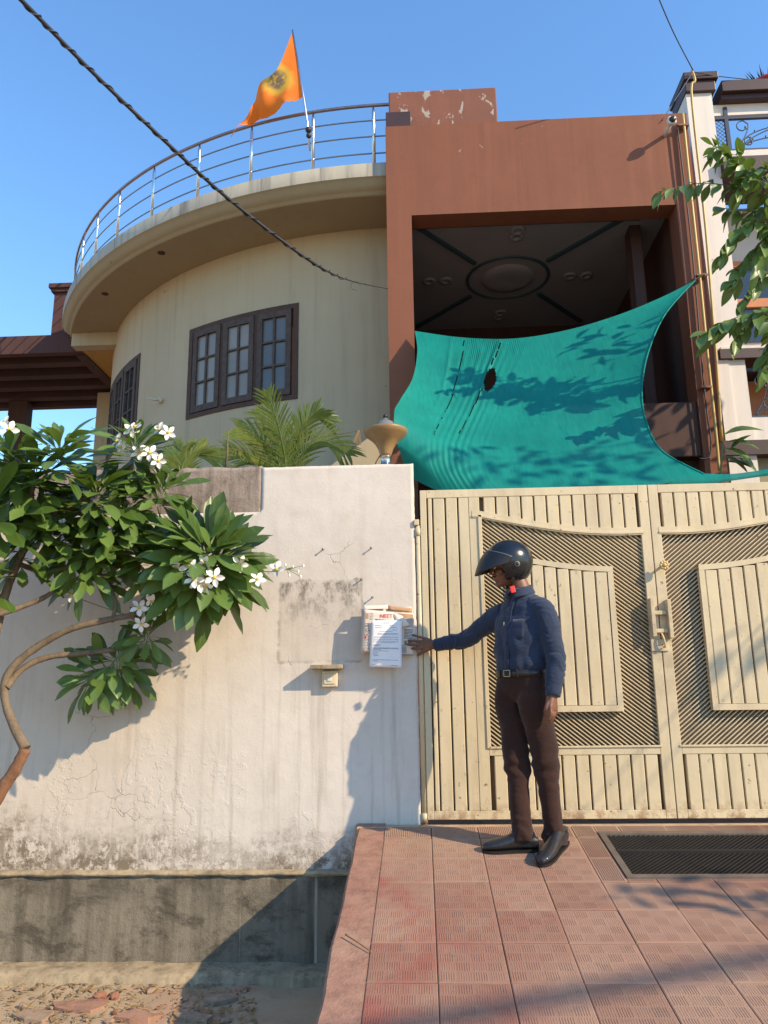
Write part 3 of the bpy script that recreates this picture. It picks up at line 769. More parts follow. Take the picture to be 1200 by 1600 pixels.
# ------------------------------------------------------------------ gate
GM = MAT['gate']
def gate_leaf(x0, x1, mirror, label):
    g = empty('gate_leaf', label=label, cat='gate', group='leaves of the ivory double gate')
    W = x1-x0
    def X(t): return x0+t if not mirror else x1-t           # t measured from the hinge side
    def bx(mb, t0, t1, y0, y1, z0, z1):
        a, b = sorted((X(t0), X(t1))); mb.box(a, b, y0, y1, z0, z1); return mb
    Ht = 2.10
    # arch: high at the hinge, low at the meeting stile
    T0, T1 = .395, W-.055
    def arch(t): s = (t-T0)/(T1-T0); return 1.925-.135*sin(min(max(s, 0), 1)*pi*.56)/sin(pi*.56)*1.0
    # backing sheet
    mb = MB(); bx(mb, .01, W-.01, .030, .034, .02, Ht-.01); mb.build('backing_sheet', MAT['gatedark'], g)
    # frame members
    mb = MB(); bx(mb, 0, .042, -.012, .03, .012, Ht); mb.build('hinge_stile', GM, g, bevel=.003)
    mb = MB(); bx(mb, W-.062, W, -.012, .03, .012, Ht); mb.build('meeting_stile', GM, g, bevel=.003)
    mb = MB(); bx(mb, .0425, W-.0625, -.0115, .03, Ht-.055, Ht); mb.build('top_rail', GM, g, bevel=.003)
    mb = MB(); bx(mb, .0425, W-.0625, -.0115, .03, .012, .062); mb.build('bottom_rail', GM, g, bevel=.003)
    mb = MB(); bx(mb, .325, T0, -.0105, .03, .0625, Ht-.0555); mb.build('inner_stile', GM, g, bevel=.003)
    mb = MB(); bx(mb, T0+.0005, W-.0625, -.011, .03, .385, .435); mb.build('lock_rail', GM, g, bevel=.003)
    # lines of small weld beads are in the bead mouldings round the grille
    mb = MB()
    bx(mb, T0-.012, T0+.012, -.019, -.0108, .43, arch(T0)); bx(mb, T0, W-.05, -.019, -.0112, .428, .44)
    mb.build('grille_bead', GM, g, bevel=.002)
    n = 24; poly = []
    ts = [T0-.05+(T1+.008-T0+.05)*i/n for i in range(n+1)]
    mb = MB()
    for i in range(n):
        a, b = ts[i], ts[i+1]; za, zb = arch(a), arch(b); q = [(X(a), za-.025), (X(b), zb-.025), (X(b), zb+.025), (X(a), za+.025)]
        vs = [(x, -.0135, z) for x, z in q]+[(x, .03, z) for x, z in q]
        mb.add(vs, [(0, 1, 2, 3), (3, 2, 6, 7), (1, 0, 4, 5)])
        q = [(X(a), za-.016), (X(b), zb-.016), (X(b), zb-.004), (X(a), za-.004)]
        vs = [(x, -.019, z) for x, z in q]+[(x, -.013, z) for x, z in q]
        mb.add(vs, [(0, 1, 2, 3), (3, 2, 6, 7), (1, 0, 4, 5)])
    mb.build('arched_rail', GM, g)
    # planks: raised strips with dark joints
    pitch = .0842; gap = .010
    def plank(t0, t1, z0, z1, za=None, zb=None):
        mb = MB(); a, b = X(t0), X(t1); e = .004; y0 = -.008+random.uniform(-.0012, .0012)
        z0b = z0
        lo = [(a, z0 if za is None else za), (b, z0 if zb is None else zb)]
        vs = [(a, .03, lo[0][1]), (b, .03, lo[1][1]), (b, .03, z1), (a, .03, z1)]
        s = 1 if b > a else -1
        vs += [(a, y0+.004, lo[0][1]), (b, y0+.004, lo[1][1]), (b, y0+.004, z1), (a, y0+.004, z1), (a+s*e, y0, lo[0][1]), (b-s*e, y0, lo[1][1]), (b-s*e, y0, z1), (a+s*e, y0, z1)]
        mb.add(vs, [(0, 4, 7, 3), (1, 2, 6, 5), (4, 8, 11, 7), (9, 5, 6, 10), (8, 9, 10, 11)])
        return mb.build('plank', GM, g)
    plank(.052, .078, .063, Ht-.056)
    t = .088
    while t < .32: plank(t, min(t+pitch-gap, .325), .063, Ht-.056); t += pitch
    t = T0+.008
    t = .34+.0
    k = 0
    tt = .088+3*pitch
    while tt < W-.07:
        a, b = max(tt, T0+.002), min(tt+pitch-gap, W-.063)
        if b-a > .02:
            plank(a, b, 0, Ht-.056, arch(a)+.02, arch(b)+.02); plank(a, b, .063, .384)
        tt += pitch
    # raised centre panel
    p0, p1 = T0+.20, T1-.215
    def ptop(t): return arch(t)-.235
    mb = MB()
    for i in range(n):
        a = p0+(p1-p0)*i/n; b = p0+(p1-p0)*(i+1)/n
        q = [(X(a), ptop(a)-.035), (X(b), ptop(b)-.035), (X(b), ptop(b)), (X(a), ptop(a))]
        vs = [(x, -.034, z) for x, z in q]+[(x, .01, z) for x, z in q]; mb.add(vs, [(0, 1, 2, 3), (3, 2, 6, 7), (1, 0, 4, 5)])
    bx(mb, p0, p0+.035, -.034, .01, .645, ptop(p0)-.0352); bx(mb, p1-.035, p1, -.034, .01, .645, ptop(p1)-.0352)
    bx(mb, p0+.0352, p1-.0352, -.0345, .01, .645, .682)
    mb.build('panel_frame', GM, g)
    mb = MB(); bx(mb, p0+.03, p1-.03, -.014, -.006, .66, ptop(p1)-.02); mb.build('panel_sheet', MAT['gatedark'], g)
    k = max(1, round((p1-p0-.07)/pitch)); w_ = (p1-p0-.07)/k
    for i in range(k):
        a = p0+.035+i*w_+gap*.5; b = a+w_-gap; mb = MB(); s0 = ptop((a+b)/2)-.04
        aa, bb = sorted((X(a), X(b))); y0 = -.031+random.uniform(-.0012, .0012)
        mb.add([(aa, -.012, .684), (bb, -.012, .684), (bb, -.012, s0), (aa, -.012, s0), (aa, y0+.003, .684), (bb, y0+.003, .684), (bb, y0+.003, s0), (aa, y0+.003, s0), (aa+.004, y0, .684), (bb-.004, y0, .684), (bb-.004, y0, s0), (aa+.004, y0, s0)],
               [(0, 4, 7, 3), (1, 2, 6, 5), (4, 8, 11, 7), (9, 5, 6, 10), (8, 9, 10, 11), (3, 7, 6, 2), (7, 11, 10, 6)]); mb.build('plank', GM, g)
    # diagonal grille, slats falling towards the meeting stile on the left leaf
    mb = MB(); slope = -.80; dz = .0272; hw = .0058
    z = .2
    while z < 3.2:
        t0, t1 = T0+.006, W-.062
        # line z(t) = z + slope*(t-t0); clip to [.436, arch-.02]
        ta = t0; tb = t1
        zz = lambda t: z+slope*(t-t0)
        m = 40; run = None; segs = []
        for i in range(m+1):
            t = t0+(t1-t0)*i/m; inside = .437 <= zz(t) <= arch(t)-.022
            if inside and run is None: run = t
            if (not inside or i == m) and run is not None:
                if t-run > .012: segs.append((run, t if inside else t-(t1-t0)/m))
                run = None
        for a, b in segs:
            # refine the ends
            for _ in range(3):
                for s in (.004,):
                    if a-s > t0 and .437 <= zz(a-s) <= arch(a-s)-.022: a -= s
                    if b+s < t1 and .437 <= zz(b+s) <= arch(b+s)-.022: b += s
            for _ in range(6):
                if a-.003 > t0 and .437 <= zz(a-.003) <= arch(a-.003)-.022: a -= .003
                if b+.003 < t1 and .437 <= zz(b+.003) <= arch(b+.003)-.022: b += .003
            if b-a < .005: continue
            q = [(X(a), zz(a)-hw), (X(b), zz(b)-hw), (X(b), zz(b)), (X(a), zz(a)), (X(b), zz(b)+hw), (X(a), zz(a)+hw)]
            vs = [(q[0][0], .026, q[0][1]), (q[1][0], .026, q[1][1]), (q[1][0], .006, q[1][1]+.002), (q[0][0], .006, q[0][1]+.002),
                  (q[4][0], .026, q[4][1]), (q[5][0], .026, q[5][1]), (q[4][0], .006, q[4][1]-.002), (q[5][0], .006, q[5][1]-.002)]
            mb.add(vs, [(0, 1, 2, 3), (3, 2, 6, 7), (7, 6, 4, 5), (0, 3, 7, 5), (1, 4, 6, 2)])
        z += dz
    stuff(mb.build('diagonal_grille', GM, g))
    return g
gl = gate_leaf(.012, 1.520, False, 'left ivory gate leaf, behind the standing man')
grr = gate_leaf(1.526, 3.034, True, 'right ivory gate leaf, behind the drain grating')
# bolt and knob
lt = empty('gate_bolt', label='ivory sliding bolt joining the two gate leaves at mid height', cat='bolt')
zt = P(1030, 935, -.02).z; zb_ = P(1035, 1010, -.02).z
mb = MB(); mb.box(1.462, 1.486, -.062, -.013, zb_+.06, zt); mb.build('guide', GM, lt, bevel=.003)
mb = MB(); mb.box(1.566, 1.590, -.064, -.013, zb_+.05, zt-.01); mb.build('guide', GM, lt, bevel=.003)
mb = MB(); mb.box(1.4865, 1.5655, -.045, -.016, zt-.105, zt-.08); mb.build('slide', GM, lt, bevel=.003); mb = MB(); mb.box(1.4865, 1.5655, -.045, -.016, zb_+.085, zb_+.11); mb.build('slide', GM, lt, bevel=.003)
mb = MB(); mb.box(1.455, 1.565, -.022, -.0125, zb_-.03, zb_+.045); mb.build('strike_plate', GM, lt, bevel=.003)
mb = MB(); mb.tube(bez([(1.515, -.03, zb_+.10), (1.528, -.05, zb_+.05), (1.535, -.045, zb_), (1.528, -.03, zb_-.005)], 10), .006, 8); mb.build('hook', MAT['brass'], lt)
kn = empty('gate_rosette', label='small flower shaped knob on the right gate leaf beside the seam', cat='knob')
kc = P(1038, 883, -.07); Mk = Matrix.Rotation(pi/2, 3, 'X')
mb = MB(); mb.tube([(kc.x, -.012, kc.z), kc], .009, 10); mb.build('spindle', MAT['brass'], kn)
mb = MB()
for i in range(8):
    a = 2*pi*i/8; mb.ball(kc+Vector((.021*cos(a), 0, .021*sin(a))), (.0115, .009, .0115), 6)
mb.ball(kc+Vector((0, -.004, 0)), (.014, .012, .014), 8); mb.build('flower_head', MAT['brass'], kn)
# hinge post
gp = empty('gate_post', label='round ivory hinge post between pillar and gate', cat='gate post')
mb = MB(); mb.tube([(-.006, .005, -.03), (-.006, .005, 1.86)], .0175, 14); mb.build('pipe', GM, gp)
mb = MB(); mb.tube([(-.006, .005, 1.79), (-.006, .005, 1.84)], .0215, 14); mb.build('collar', GM, gp)
mb = MB(); mb.box(-.03, .003, -.02, .012, 1.861, 1.90); mb.build('bracket', GM, gp, bevel=.003)
mb = MB(); mb.tube([(-.006, .005, -.005), (-.006, .005, .05)], .0215, 14); mb.build('collar', GM, gp)

# ------------------------------------------------------------------ lamp on the pillar
lp = empty('pillar_lamp', label='tan trumpet shaped lamp with grey cap on the gate pillar', cat='lamp')
lc = P(603, 722, .08); lx, ly, lz = lc.x, .08, 2.292
k = (P(641, 690, .08).x-P(572, 690, .08).x)/2
mb = MB(); mb.lathe([(0, 0), (.055, 0), (.055, .012), (.035, .02), (.033, .075), (.04, .078), (0, .08)], (lx, ly, lz), 24); mb.build('neck', MAT['steel'], lp)
prof = [(.036, .078), (.041, .10), (.052, .135), (.070, .168), (.098, .20), (k*.93, .236), (k, .258), (k, .267), (k*.97, .270)]
mb = MB(); mb.lathe(prof, (lx, ly, lz), 40); mb.build('shade', MAT['lamp'], lp, solid=.003)
mb = MB(); mb.lathe([(k*.97, .2705), (k*.75, .278), (.078, .286), (.074, .306), (.05, .333), (.02, .348), (.012, .362), (0, .364)], (lx, ly, lz), 32); mb.build('cap', MAT['lampgrey'], lp)
mb = MB(); mb.lathe([(0, 0), (.016, .003), (.016, .02), (.006, .028), (0, .03)], (lx, ly, lz+.362), 12); mb.build('finial', MAT['blackplastic'], lp)
mb = MB(); mb.tube(bez([(lx-.04, ly-.01, lz+.085), (lx-.065, ly-.02, lz+.04), (lx-.08, ly-.02, lz+.006), (lx-.11, ly-.01, lz+.004)], 12), .004, 6); mb.build('cable', MAT['wire'], lp)

# ------------------------------------------------------------------ house
house = empty('house', label='two storey cream house with curved corner, brown portico and roof railing', cat='house')
CX, CY, RW, RE = -.242, 7.502, 4.73, 5.47
ZT = 6.2
def cyl(th, r, z): return Vector((CX+r*sin(th), CY-r*cos(th), z))       # th = 0 faces the street, negative to the left
def curved_box(mb, t0, t1, r0, r1, z0, z1, n=6):
    """t in degrees"""
    vs = []
    for i in range(n+1):
        th = radians(t0+(t1-t0)*i/n); vs += [cyl(th, r0, z0), cyl(th, r1, z0), cyl(th, r1, z1), cyl(th, r0, z1)]
    fs = [(i*4+j, i*4+(j+1) % 4, i*4+4+(j+1) % 4, i*4+4+j) for i in range(n) for j in range(4)]+[(0, 3, 2, 1), (n*4, n*4+1, n*4+2, n*4+3)]
    mb.add(vs, fs); return mb
WINS = [(-31.6, -12.9, 3.915, 5.07), (-63.0, -44.9, 3.95, 5.11)]
mb = MB(); n = 120; T0, T1 = -100, 1.5
edges_t = sorted(set([T0+(T1-T0)*i/n for i in range(n+1)]+[w_[i] for w_ in WINS for i in (0, 1)]))
zs = sorted(set([-.06, 2.6, ZT-.25]+[w_[i] for w_ in WINS for i in (2, 3)]))
for a, b in zip(edges_t, edges_t[1:]):
    for z0, z1 in zip(zs, zs[1:]):
        m, mz = (a+b)/2, (z0+z1)/2
        if any(w_[0] < m < w_[1] and w_[2] < mz < w_[3] for w_ in WINS): continue
        A, B = radians(a), radians(b)
        mb.add([cyl(A, RW, z0), cyl(B, RW, z0), cyl(B, RW, z1), cyl(A, RW, z1)], [(0, 1, 2, 3)], True)
for w_ in WINS:                           # reveals
    for a in (w_[0], w_[1]):
        A = radians(a); mb.add([cyl(A, RW, w_[2]), cyl(A, RW-.2, w_[2]), cyl(A, RW-.2, w_[3]), cyl(A, RW, w_[3])], [(0, 1, 2, 3)])
mb.build('curved_wall', MAT['cream'], house)
mb = MB(); mb.box(-4.9, 2.8, 9.0, 9.2, 0, 6); mb.box(-4.9, -4.7, 7.4, 9.0, 0, 6); mb.build('rear_wall', MAT['cream'], house)
# eave slab with fascia and soffit
def sweep(mb, prof, t0, t1, n=90, closed=False):
    mb.grid(lambda a, b: cyl(radians(t0+(t1-t0)*a), *prof[int(round(b*(len(prof)-1)))]), n, len(prof)-1); return mb
ET0, ET1 = -64.6, .8
mb = MB(); sweep(mb, [(RE-.55, ZT), (RE-.01, ZT), (RE, ZT-.01), (RE, ZT-.165)], ET0, ET1); mb.build('eave_fascia', MAT['eave'], house)
mb = MB(); sweep(mb, [(RE, ZT-.165), (RE-.03, ZT-.185), (RE-.045, ZT-.225), (RE-.095, ZT-.262), (RE-.125, ZT-.275), (RE-.128, ZT-.298), (RE-.15, ZT-.30)], ET0, ET1); o = mb.build('eave_moulding', MAT['creamshade'], house)
mb = MB(); sweep(mb, [(RE-.15, ZT-.30), (RE-.4, ZT-.30), (RW-.05, ZT-.30)], ET0, ET1); mb.build('soffit', MAT['creamshade'], house)
mb = MB(); mb.grid(lambda a, b: cyl(radians(ET0+(ET1-ET0)*a), (RE-.1)*b, ZT-.004), 60, 2); mb.build('roof_slab', MAT['ledge'], house)
mb = MB(); mb.box(-5.05, 2.6, 5.16, 9.2, 5.905, ZT-.01); mb.build('rear_roof', MAT['cream'], house)
mb = MB(); mb.box(-4.99, -3.9, 5.10, 5.28, 5.70, 5.8995); mb.build('cross_beam', MAT['cream'], house)
for u, v in ((252, 395), (164, 459)):
    d = (P(u, v, 0)-CAM); q = CAM+d*((ZT-.30-CAM.z)/d.z); mb = MB(); mb.lathe([(0, -.008), (.03, -.008), (.045, -.004), (.045, .0)], q, 16); mb.build('recessed_light', MAT['browndark'], house)
# windows
def window(t0, t1, z0, z1, glass, reflect):
    wn = link('window', curved_box(MB(), t0, t1, RW-.03, RW+.012, z1-.055, z1, 8).mesh('window'), MAT['wood'], house)
    fw = .75
    for a, b, c, d in ((t0, t0+fw, z0+.0555, z1-.0555), (t1-fw, t1, z0+.0555, z1-.0555), (t0, t1, z0, z0+.055)):
        mb = MB(); curved_box(mb, a, b, RW-.03, RW+.011, c, d, 8 if b-a > 3 else 1); mb.build('frame', MAT['wood'], wn)
    w3 = (t1-t0-2*fw)/3
    for i in range(3):
        a = t0+fw+i*w3; b = a+w3
        if i:
            mb = MB(); curved_box(mb, a-.28, a+.28, RW-.03, RW+.008, z0+.0555, z1-.0555, 1); mb.build('mullion', MAT['wood'], wn); 
        a += .3; b -= .3
        sw = .75; zb, zt_ = z0+.062, z1-.062; rw_ = .075; r1_ = RW+.022
        for q0, q1, q2, q3 in ((a, a+sw, zb, zt_), (b-sw, b, zb, zt_), (a+sw+.005, b-sw-.005, zb, zb+rw_), (a+sw+.005, b-sw-.005, zt_-rw_, zt_)):
            mb = MB(); curved_box(mb, q0, q1, RW-.02, r1_, q2, q3, 1 if q1-q0 < 1 else 3); mb.build('sash', MAT['woodgrey'], wn)
        ia, ib, iz0, iz1 = a+sw, b-sw, zb+rw_, zt_-rw_
        mid = (ia+ib)/2; mb = MB(); curved_box(mb, mid-.16, mid+.16, RW-.012, r1_-.006, iz0, iz1, 1)
        for k in (1, 2):
            zz = iz0+(iz1-iz0)*k/3
            curved_box(mb, ia, mid-.161, RW-.012, r1_-.007, zz-.011, zz+.011, 1); curved_box(mb, mid+.161, ib, RW-.012, r1_-.007, zz-.011, zz+.011, 1)
        mb.build('glazing_bars', MAT['woodgrey'], wn)
        for k in range(3):
            for s in range(2):
                p0, p1 = (ia, mid) if s == 0 else (mid, ib)
                mb = MB(); e0, e1 = radians(p0), radians(p1); h0 = iz0+(iz1-iz0)*k/3; h1 = iz0+(iz1-iz0)*(k+1)/3; tl = random.uniform(-.002, .002)
                mb.add([cyl(e0, RW-.006, h0), cyl(e1, RW-.006, h0), cyl(e1, RW-.006+tl, h1), cyl(e0, RW-.006+tl, h1)], [(0, 1, 2, 3)]); mb.build('pane', glass if i < 2 else reflect, wn)
    return wn
window(*WINS[0], MAT['pane'], MAT['panegrey'])
window(*WINS[1], MAT['paneblue'], MAT['paneblue'])
# spout on the wall
d = P(253, 627, 0)-CAM
q = None
for i in range(4000):
    t = .5+i*.001; p = CAM+d*t
    if (p.x-CX)**2+(p.y-CY)**2 < RW*RW: q = p; break
mb = MB(); nrm = Vector((q.x-CX, q.y-CY, 0)).normalized(); mb.tube([q, q+nrm*.05], .032, 12); mb.tube([q+nrm*.05, q+nrm*.09+Vector((-.03, 0, 0)), q+nrm*.12+Vector((-.08, 0, 0))], [.016, .014, .012], 8); mb.build('wall_spout', MAT['box'], house)
# roof railing
railg = link('railing', bpy.data.meshes.new('railing'), None, house); RR = RE-.12
def arc(r, z, t0, t1, n=80): return [cyl(radians(t0+(t1-t0)*i/n), r, z) for i in range(n+1)]
mb = MB(); mb.tube(arc(RR, ZT+.80, -72, 3), .0185, 10); mb.build('handrail', MAT['rail'], railg)
for h in (.20, .41, .61):
    mb = MB(); mb.tube(arc(RR, ZT+h, -72, 3), .008, 6); mb.build('rail', MAT['railtube'], railg)
def theta_at(u, v, r, z):
    d = P(u, v, 0)-CAM; p = CAM+d*((z-CAM.z)/d.z); return atan2(p.x-CX, CY-p.y)
for u, v in ((583, 252), (483, 260), (380, 278), (291, 303), (218, 338), (165, 376), (131, 410), (114, 445)):
    th = theta_at(u, v, RR, ZT+.02); p = cyl(th, RR, ZT); mb = MB()
    mb.tube([p, p+Vector((0, 0, .70)), p+Vector((0, 0, .78))], [.019, .019, .008], 10)
    for h in (.20, .41, .61): mb.ball(p+Vector((0, 0, h)), .022, 5)
    mb.build('post', MAT['steel'], railg)

# portico
YP = 1.95
A = P(602, 198, YP); B = P(1070, 185, YP); OT = P(643, 335, YP); OR_ = P(1057, 322, YP); PT = P(1050, 627, YP); PB = P(1100, 708, YP)
xl, xr = A.x, B.x+.02; zt = A.z; ox0, ox1 = OT.x, OR_.x; oz1 = OT.z-.01; pz1, pz0 = PT.z, PB.z-.02
YB = YP+2.9
port = link('portico', bpy.data.meshes.new('portico'), None, house)
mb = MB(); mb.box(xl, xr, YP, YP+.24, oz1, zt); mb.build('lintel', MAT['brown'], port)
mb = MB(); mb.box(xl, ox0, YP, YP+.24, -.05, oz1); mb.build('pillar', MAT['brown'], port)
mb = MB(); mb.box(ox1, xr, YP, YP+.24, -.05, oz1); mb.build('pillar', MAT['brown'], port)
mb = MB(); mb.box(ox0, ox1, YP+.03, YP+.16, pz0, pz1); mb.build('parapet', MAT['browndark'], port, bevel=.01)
mb = MB(); mb.box(ox0+.3, ox1-.0, YP+.165, YP+.20, pz0-.25, pz0+.02); mb.build('floor_beam', MAT['browndark'], port)
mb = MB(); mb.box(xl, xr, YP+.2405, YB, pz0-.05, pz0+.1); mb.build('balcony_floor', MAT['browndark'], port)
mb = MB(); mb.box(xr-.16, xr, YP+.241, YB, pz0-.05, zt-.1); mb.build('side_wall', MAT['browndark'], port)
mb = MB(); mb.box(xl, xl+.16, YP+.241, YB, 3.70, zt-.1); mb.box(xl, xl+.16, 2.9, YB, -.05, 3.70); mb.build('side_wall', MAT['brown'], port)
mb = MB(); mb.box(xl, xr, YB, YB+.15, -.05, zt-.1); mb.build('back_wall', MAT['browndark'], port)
mb = MB(); mb.box(xl, xr, YP+.245, YB, zt-.12, zt-.03); mb.build('roof_slab', MAT['brownred'], port)
cz = oz1+.14
mb = MB(); mb.box(xl+.16, xr-.16, YP+.25, YB, cz, cz+.05); mb.build('ceiling', MAT['ceilw'], port)
cx_, cy_ = (ox0+ox1)/2-.18, (YP+.24+YB)/2
mb = MB()
for sx in (-1, 1):
    for sy in (-1, 1):
        a = Vector((cx_+sx*.42, cy_+sy*.38, cz)); b = Vector((cx_+sx*1.12, cy_+sy*1.2, cz)); d = (b-a).normalized(); nrm = Vector((-d.y, d.x, 0))*.024
        mb.add([a-nrm, b-nrm, b+nrm, a+nrm]+[q+Vector((0, 0, -.03)) for q in (a-nrm, b-nrm, b+nrm, a+nrm)], [(4, 5, 6, 7), (0, 1, 5, 4), (2, 3, 7, 6), (1, 2, 6, 5), (3, 0, 4, 7)])
mb.lathe([(.47, 0), (.47, -.015), (.49, -.02), (.505, -.012), (.505, 0)], (cx_, cy_, cz), 40); mb.build('ceiling_moulding', MAT['teal_strip'], port)
mb = MB(); mb.lathe([(0, -.03), (.05, -.04), (.22, -.045), (.30, -.03), (.32, 0)], (cx_, cy_, cz), 32); mb.build('ceiling_rose', MAT['ceilw'], port)
for sx, sy in ((-.85, 0), (.85, 0), (0, .95), (0, -.95)):
    mb = MB()
    for e in (-.1, .1): mb.lathe([(.035, 0), (.035, -.018), (.075, -.022), (.08, 0)], (cx_+sx+(e if sy == 0 else 0), cy_+sy+(e*.6 if sy else 0), cz), 16)
    mb.build('ceiling_medallion', MAT['ceilw'], port)
q = P(993, 400, YP+.6); mb = MB(); mb.box(q.x-.05, q.x+.06, YP+.55, YP+.75, pz0, cz); mb.build('inner_post', MAT['browndark'], port)
mb = MB(); mb.box(ox0-.02, q.x, YP+.245, YP+.33, cz-.09, cz-.001); mb.build('ceiling_beam', MAT['browndark'], port)
# roof stub
S0 = P(607, 144, YP+.1); S1 = P(775, 139, YP+.1)
mb = MB(); mb.box(S0.x, S1.x, YP+.10, YP+.8, zt-.02, S0.z); mb.build('roof_block', MAT['brownpeel'], port, bevel=.012)
a = P(603, 183, YP+.08); b = P(642, 195, YP+.08)
mb = MB(); mb.box(a.x, b.x, YP+.02, YP+.098, zt+.008, a.z+.01); mb.build('roof_notch', MAT['maroon'], port, bevel=.004)

# side porch on the far left
yA, yB_ = 5.30, 7.35
por = link('porch', bpy.data.meshes.new('porch'), None, house)
zb0, ztp, xw = 5.70, 5.985, -4.90
mb = MB(); mb.box(-14, xw, yA, yA+.12, zb0, ztp); mb.build('fascia', MAT['brownred'], por)
mb = MB(); mb.box(-14, xw-.004, yA+.121, yB_, zb0+.12, ztp-.03); mb.build('slab', MAT['browndark'], por)
for k in range(4):
    y0 = yA+.34+k*.46; mb = MB(); mb.box(-14, xw-.02, y0, y0+.16, zb0-.01, zb0+.119); mb.build('beam', MAT['browndark'], por)
mb = MB(); mb.box(-14, xw-.01, yB_, yB_+.14, zb0-.05, ztp-.05); mb.build('rear_beam', MAT['browndark'], por)
mb = MB(); mb.box(xw-.16, xw-.0, yA+.1205, yB_-.001, zb0-.02, ztp-.04); mb.build('end_beam', MAT['browndark'], por)
c0 = P(17, 660, yB_-.1); c1 = P(45, 660, yB_-.1); mb = MB(); mb.box(c0.x, c1.x, yB_-.22, yB_-.005, -.06, zb0-.012); mb.build('column', MAT['browndark'], por)
mb = MB(); mb.box(-5.42, -5.0, yA+.02, yA+.4, ztp+.001, 6.68); mb.build('roof_pier', MAT['brownred'], por)
mb = MB(); mb.box(-5.46, -4.96, yA-.02, yA+.44, 6.681, 6.735); mb.box(-5.49, -4.93, yA-.05, yA+.47, 6.735, 6.81); mb.build('pier_cap', MAT['brownred'], por, bevel=.008)
mb = MB(); mb.box(xw+.002, -3.9, 5.29, 7.6, 5.70, 5.74); mb.build('orange_lit_ceiling', MAT['orangelit'], house)  # sheet coloured as if lit orange
a = P(150, 650, 6.9); mb = MB(); mb.box(a.x, -4.4, 6.9, 7.2, -.05, 5.699); mb.build('return_wall', MAT['cream'], house)

# ------------------------------------------------------------------ flag
YF = 2.05
fl_ = empty('flag', label='torn saffron pennant with faded dark print on a thin pole at the roof railing', cat='flag')
mb = MB(); mb.tube([P(484, 235, YF+.05), P(480, 190, YF+.03), P(474, 150, YF), P(457, 47, YF)], [.012, .012, .011, .009], 8); mb.build('pole', MAT['steel'], fl_)
up = bez([P(457, 50, YF), P(432, 102, YF-.08), P(406, 132, YF+.1), P(399, 163, YF+.14), P(391, 179, YF+.12), P(372, 190, YF+.1), P(361, 213, YF+.1)], 40)
lo = bez([P(474, 150, YF), P(455, 163, YF+.03), P(437, 173, YF+.05), P(413, 182, YF+.10), P(393, 188, YF+.1), P(375, 197, YF+.1), P(361.5, 215, YF+.1)], 40)
def ffl(a, b):
    i = int(round(a*40)); p = up[i]*(1-b)+lo[i]*b
    p = p+Vector((0, (.06*sin(a*9+b*2.5)+.03*sin(a*17-b*5))*min(1, a*4)*min(1, (1-a)*3), 0))
    if b == 1: p += Vector((0, 0, .018*nz((a*30, 1, 2))))
    return p
mb = MB(); mb.grid(ffl, 40, 16); mb.build('pennant', MAT['flag'], fl_, fix=False)
mb = MB(); mb.ball(P(482, 203, YF+.02), .035, 6); mb.ball(P(482.5, 212, YF+.02), .03, 6); mb.build('tie', MAT['wire'], fl_)

# ------------------------------------------------------------------ overhead cable and wires
cb = empty('service_cable', label='thick black twisted service cable sagging across the sky to the portico', cat='cable')
pts = bez([P(-80, -110, -1.9), P(33, 0, -1.35), P(150, 118, -.8), P(270, 232, -.2), P(360, 313, .35), P(478, 403, 1.05), P(540, 436, 1.5), P(607, 451, 1.96)], 160)
rs = [.0135 if i < 118 else max(.006, .0135-.0075*(i-118)/14) for i in range(161)]
MB().tube(pts, rs, 8).build('core', MAT['wire'], cb)
h = []
for i in range(0, 138*6):
    t = i/6; j = int(t); f = t-j; p = pts[j]*(1-f)+pts[j+1]*f; d = (pts[j+1]-pts[j]).normalized(); a = d.cross(Vector((0, 0, 1))).normalized(); b = a.cross(d)
    r_ = .0165+.004*nz((t*.4, 0, 0)); q = t*1.15+1.2*nz((t*.2, 3, 0)); h.append(p+(a*cos(q)+b*sin(q))*r_)
MB().tube(h, .0045, 5).build('binding_wire', MAT['wire'], cb)
p = pts[142]; mb = MB(); mb.tube([p+Vector((.045*cos(q*.5), 0, .045*sin(q*.5)-.04)) for q in range(11)], .002, 5); mb.build('loose_loop', MAT['wire'], cb)
def wire(px, r, lab, mat='bluewire', n=30, name='wire', cat='wire'):
    o = MB().tube(bez([P(*q) for q in px], n), r, 6).build(name, MAT[mat]); tag(o, lab, cat); return o
wire([(1022, -20, 1.2), (1052, 50, 1.6), (1083, 110, 2.25)], .006, 'thin wire running down the sky to the bracket on the white pillar')
wire([(1083, 112, 2.25), (1060, 148, 2.1), (1035, 188, 1.93)], .005, 'thin wire slanting from the white pillar down to the brown portico')
wire([(1083, 112, 2.25), (1130, 120, 2.3), (1215, 128, 2.4)], .005, 'thin wire leaving the bracket along the maroon cornice')
wire([(300, 711, .6), (350, 708, .7), (440, 690, .6), (500, 683, .5), (568, 672, .3)], .0022, 'thin tan string stretched behind the wall top above the palm', 'dryleaf', name='string', cat='string')
# sagging street cables out of the picture, known by their shadow on the drive
tt = []
for k in range(3):
    a = Vector((2.0+.1, -5.95+.10*k, 2.95)); 
mb = MB()
def onsun(p, t): return p+Vector((1.72, -1, 1.20))*t
sa, sb = Vector((-.35, -2.14, -.35)), Vector((1.9, -1.42, -.235))
for k in range(3):
    o_ = Vector((0, .03*(k-1), .02*k))
    e0 = onsun(sa+(sa-sb)*4, 4.2)+o_; e1 = onsun(sb+(sb-sa)*6, 4.2)+o_; mb.tube([e0, (e0+e1)/2, e1], .013, 6)
tag(mb.build('street_cable', MAT['wire']), 'bundle of street cables hanging over the drive outside the gate', 'cable')

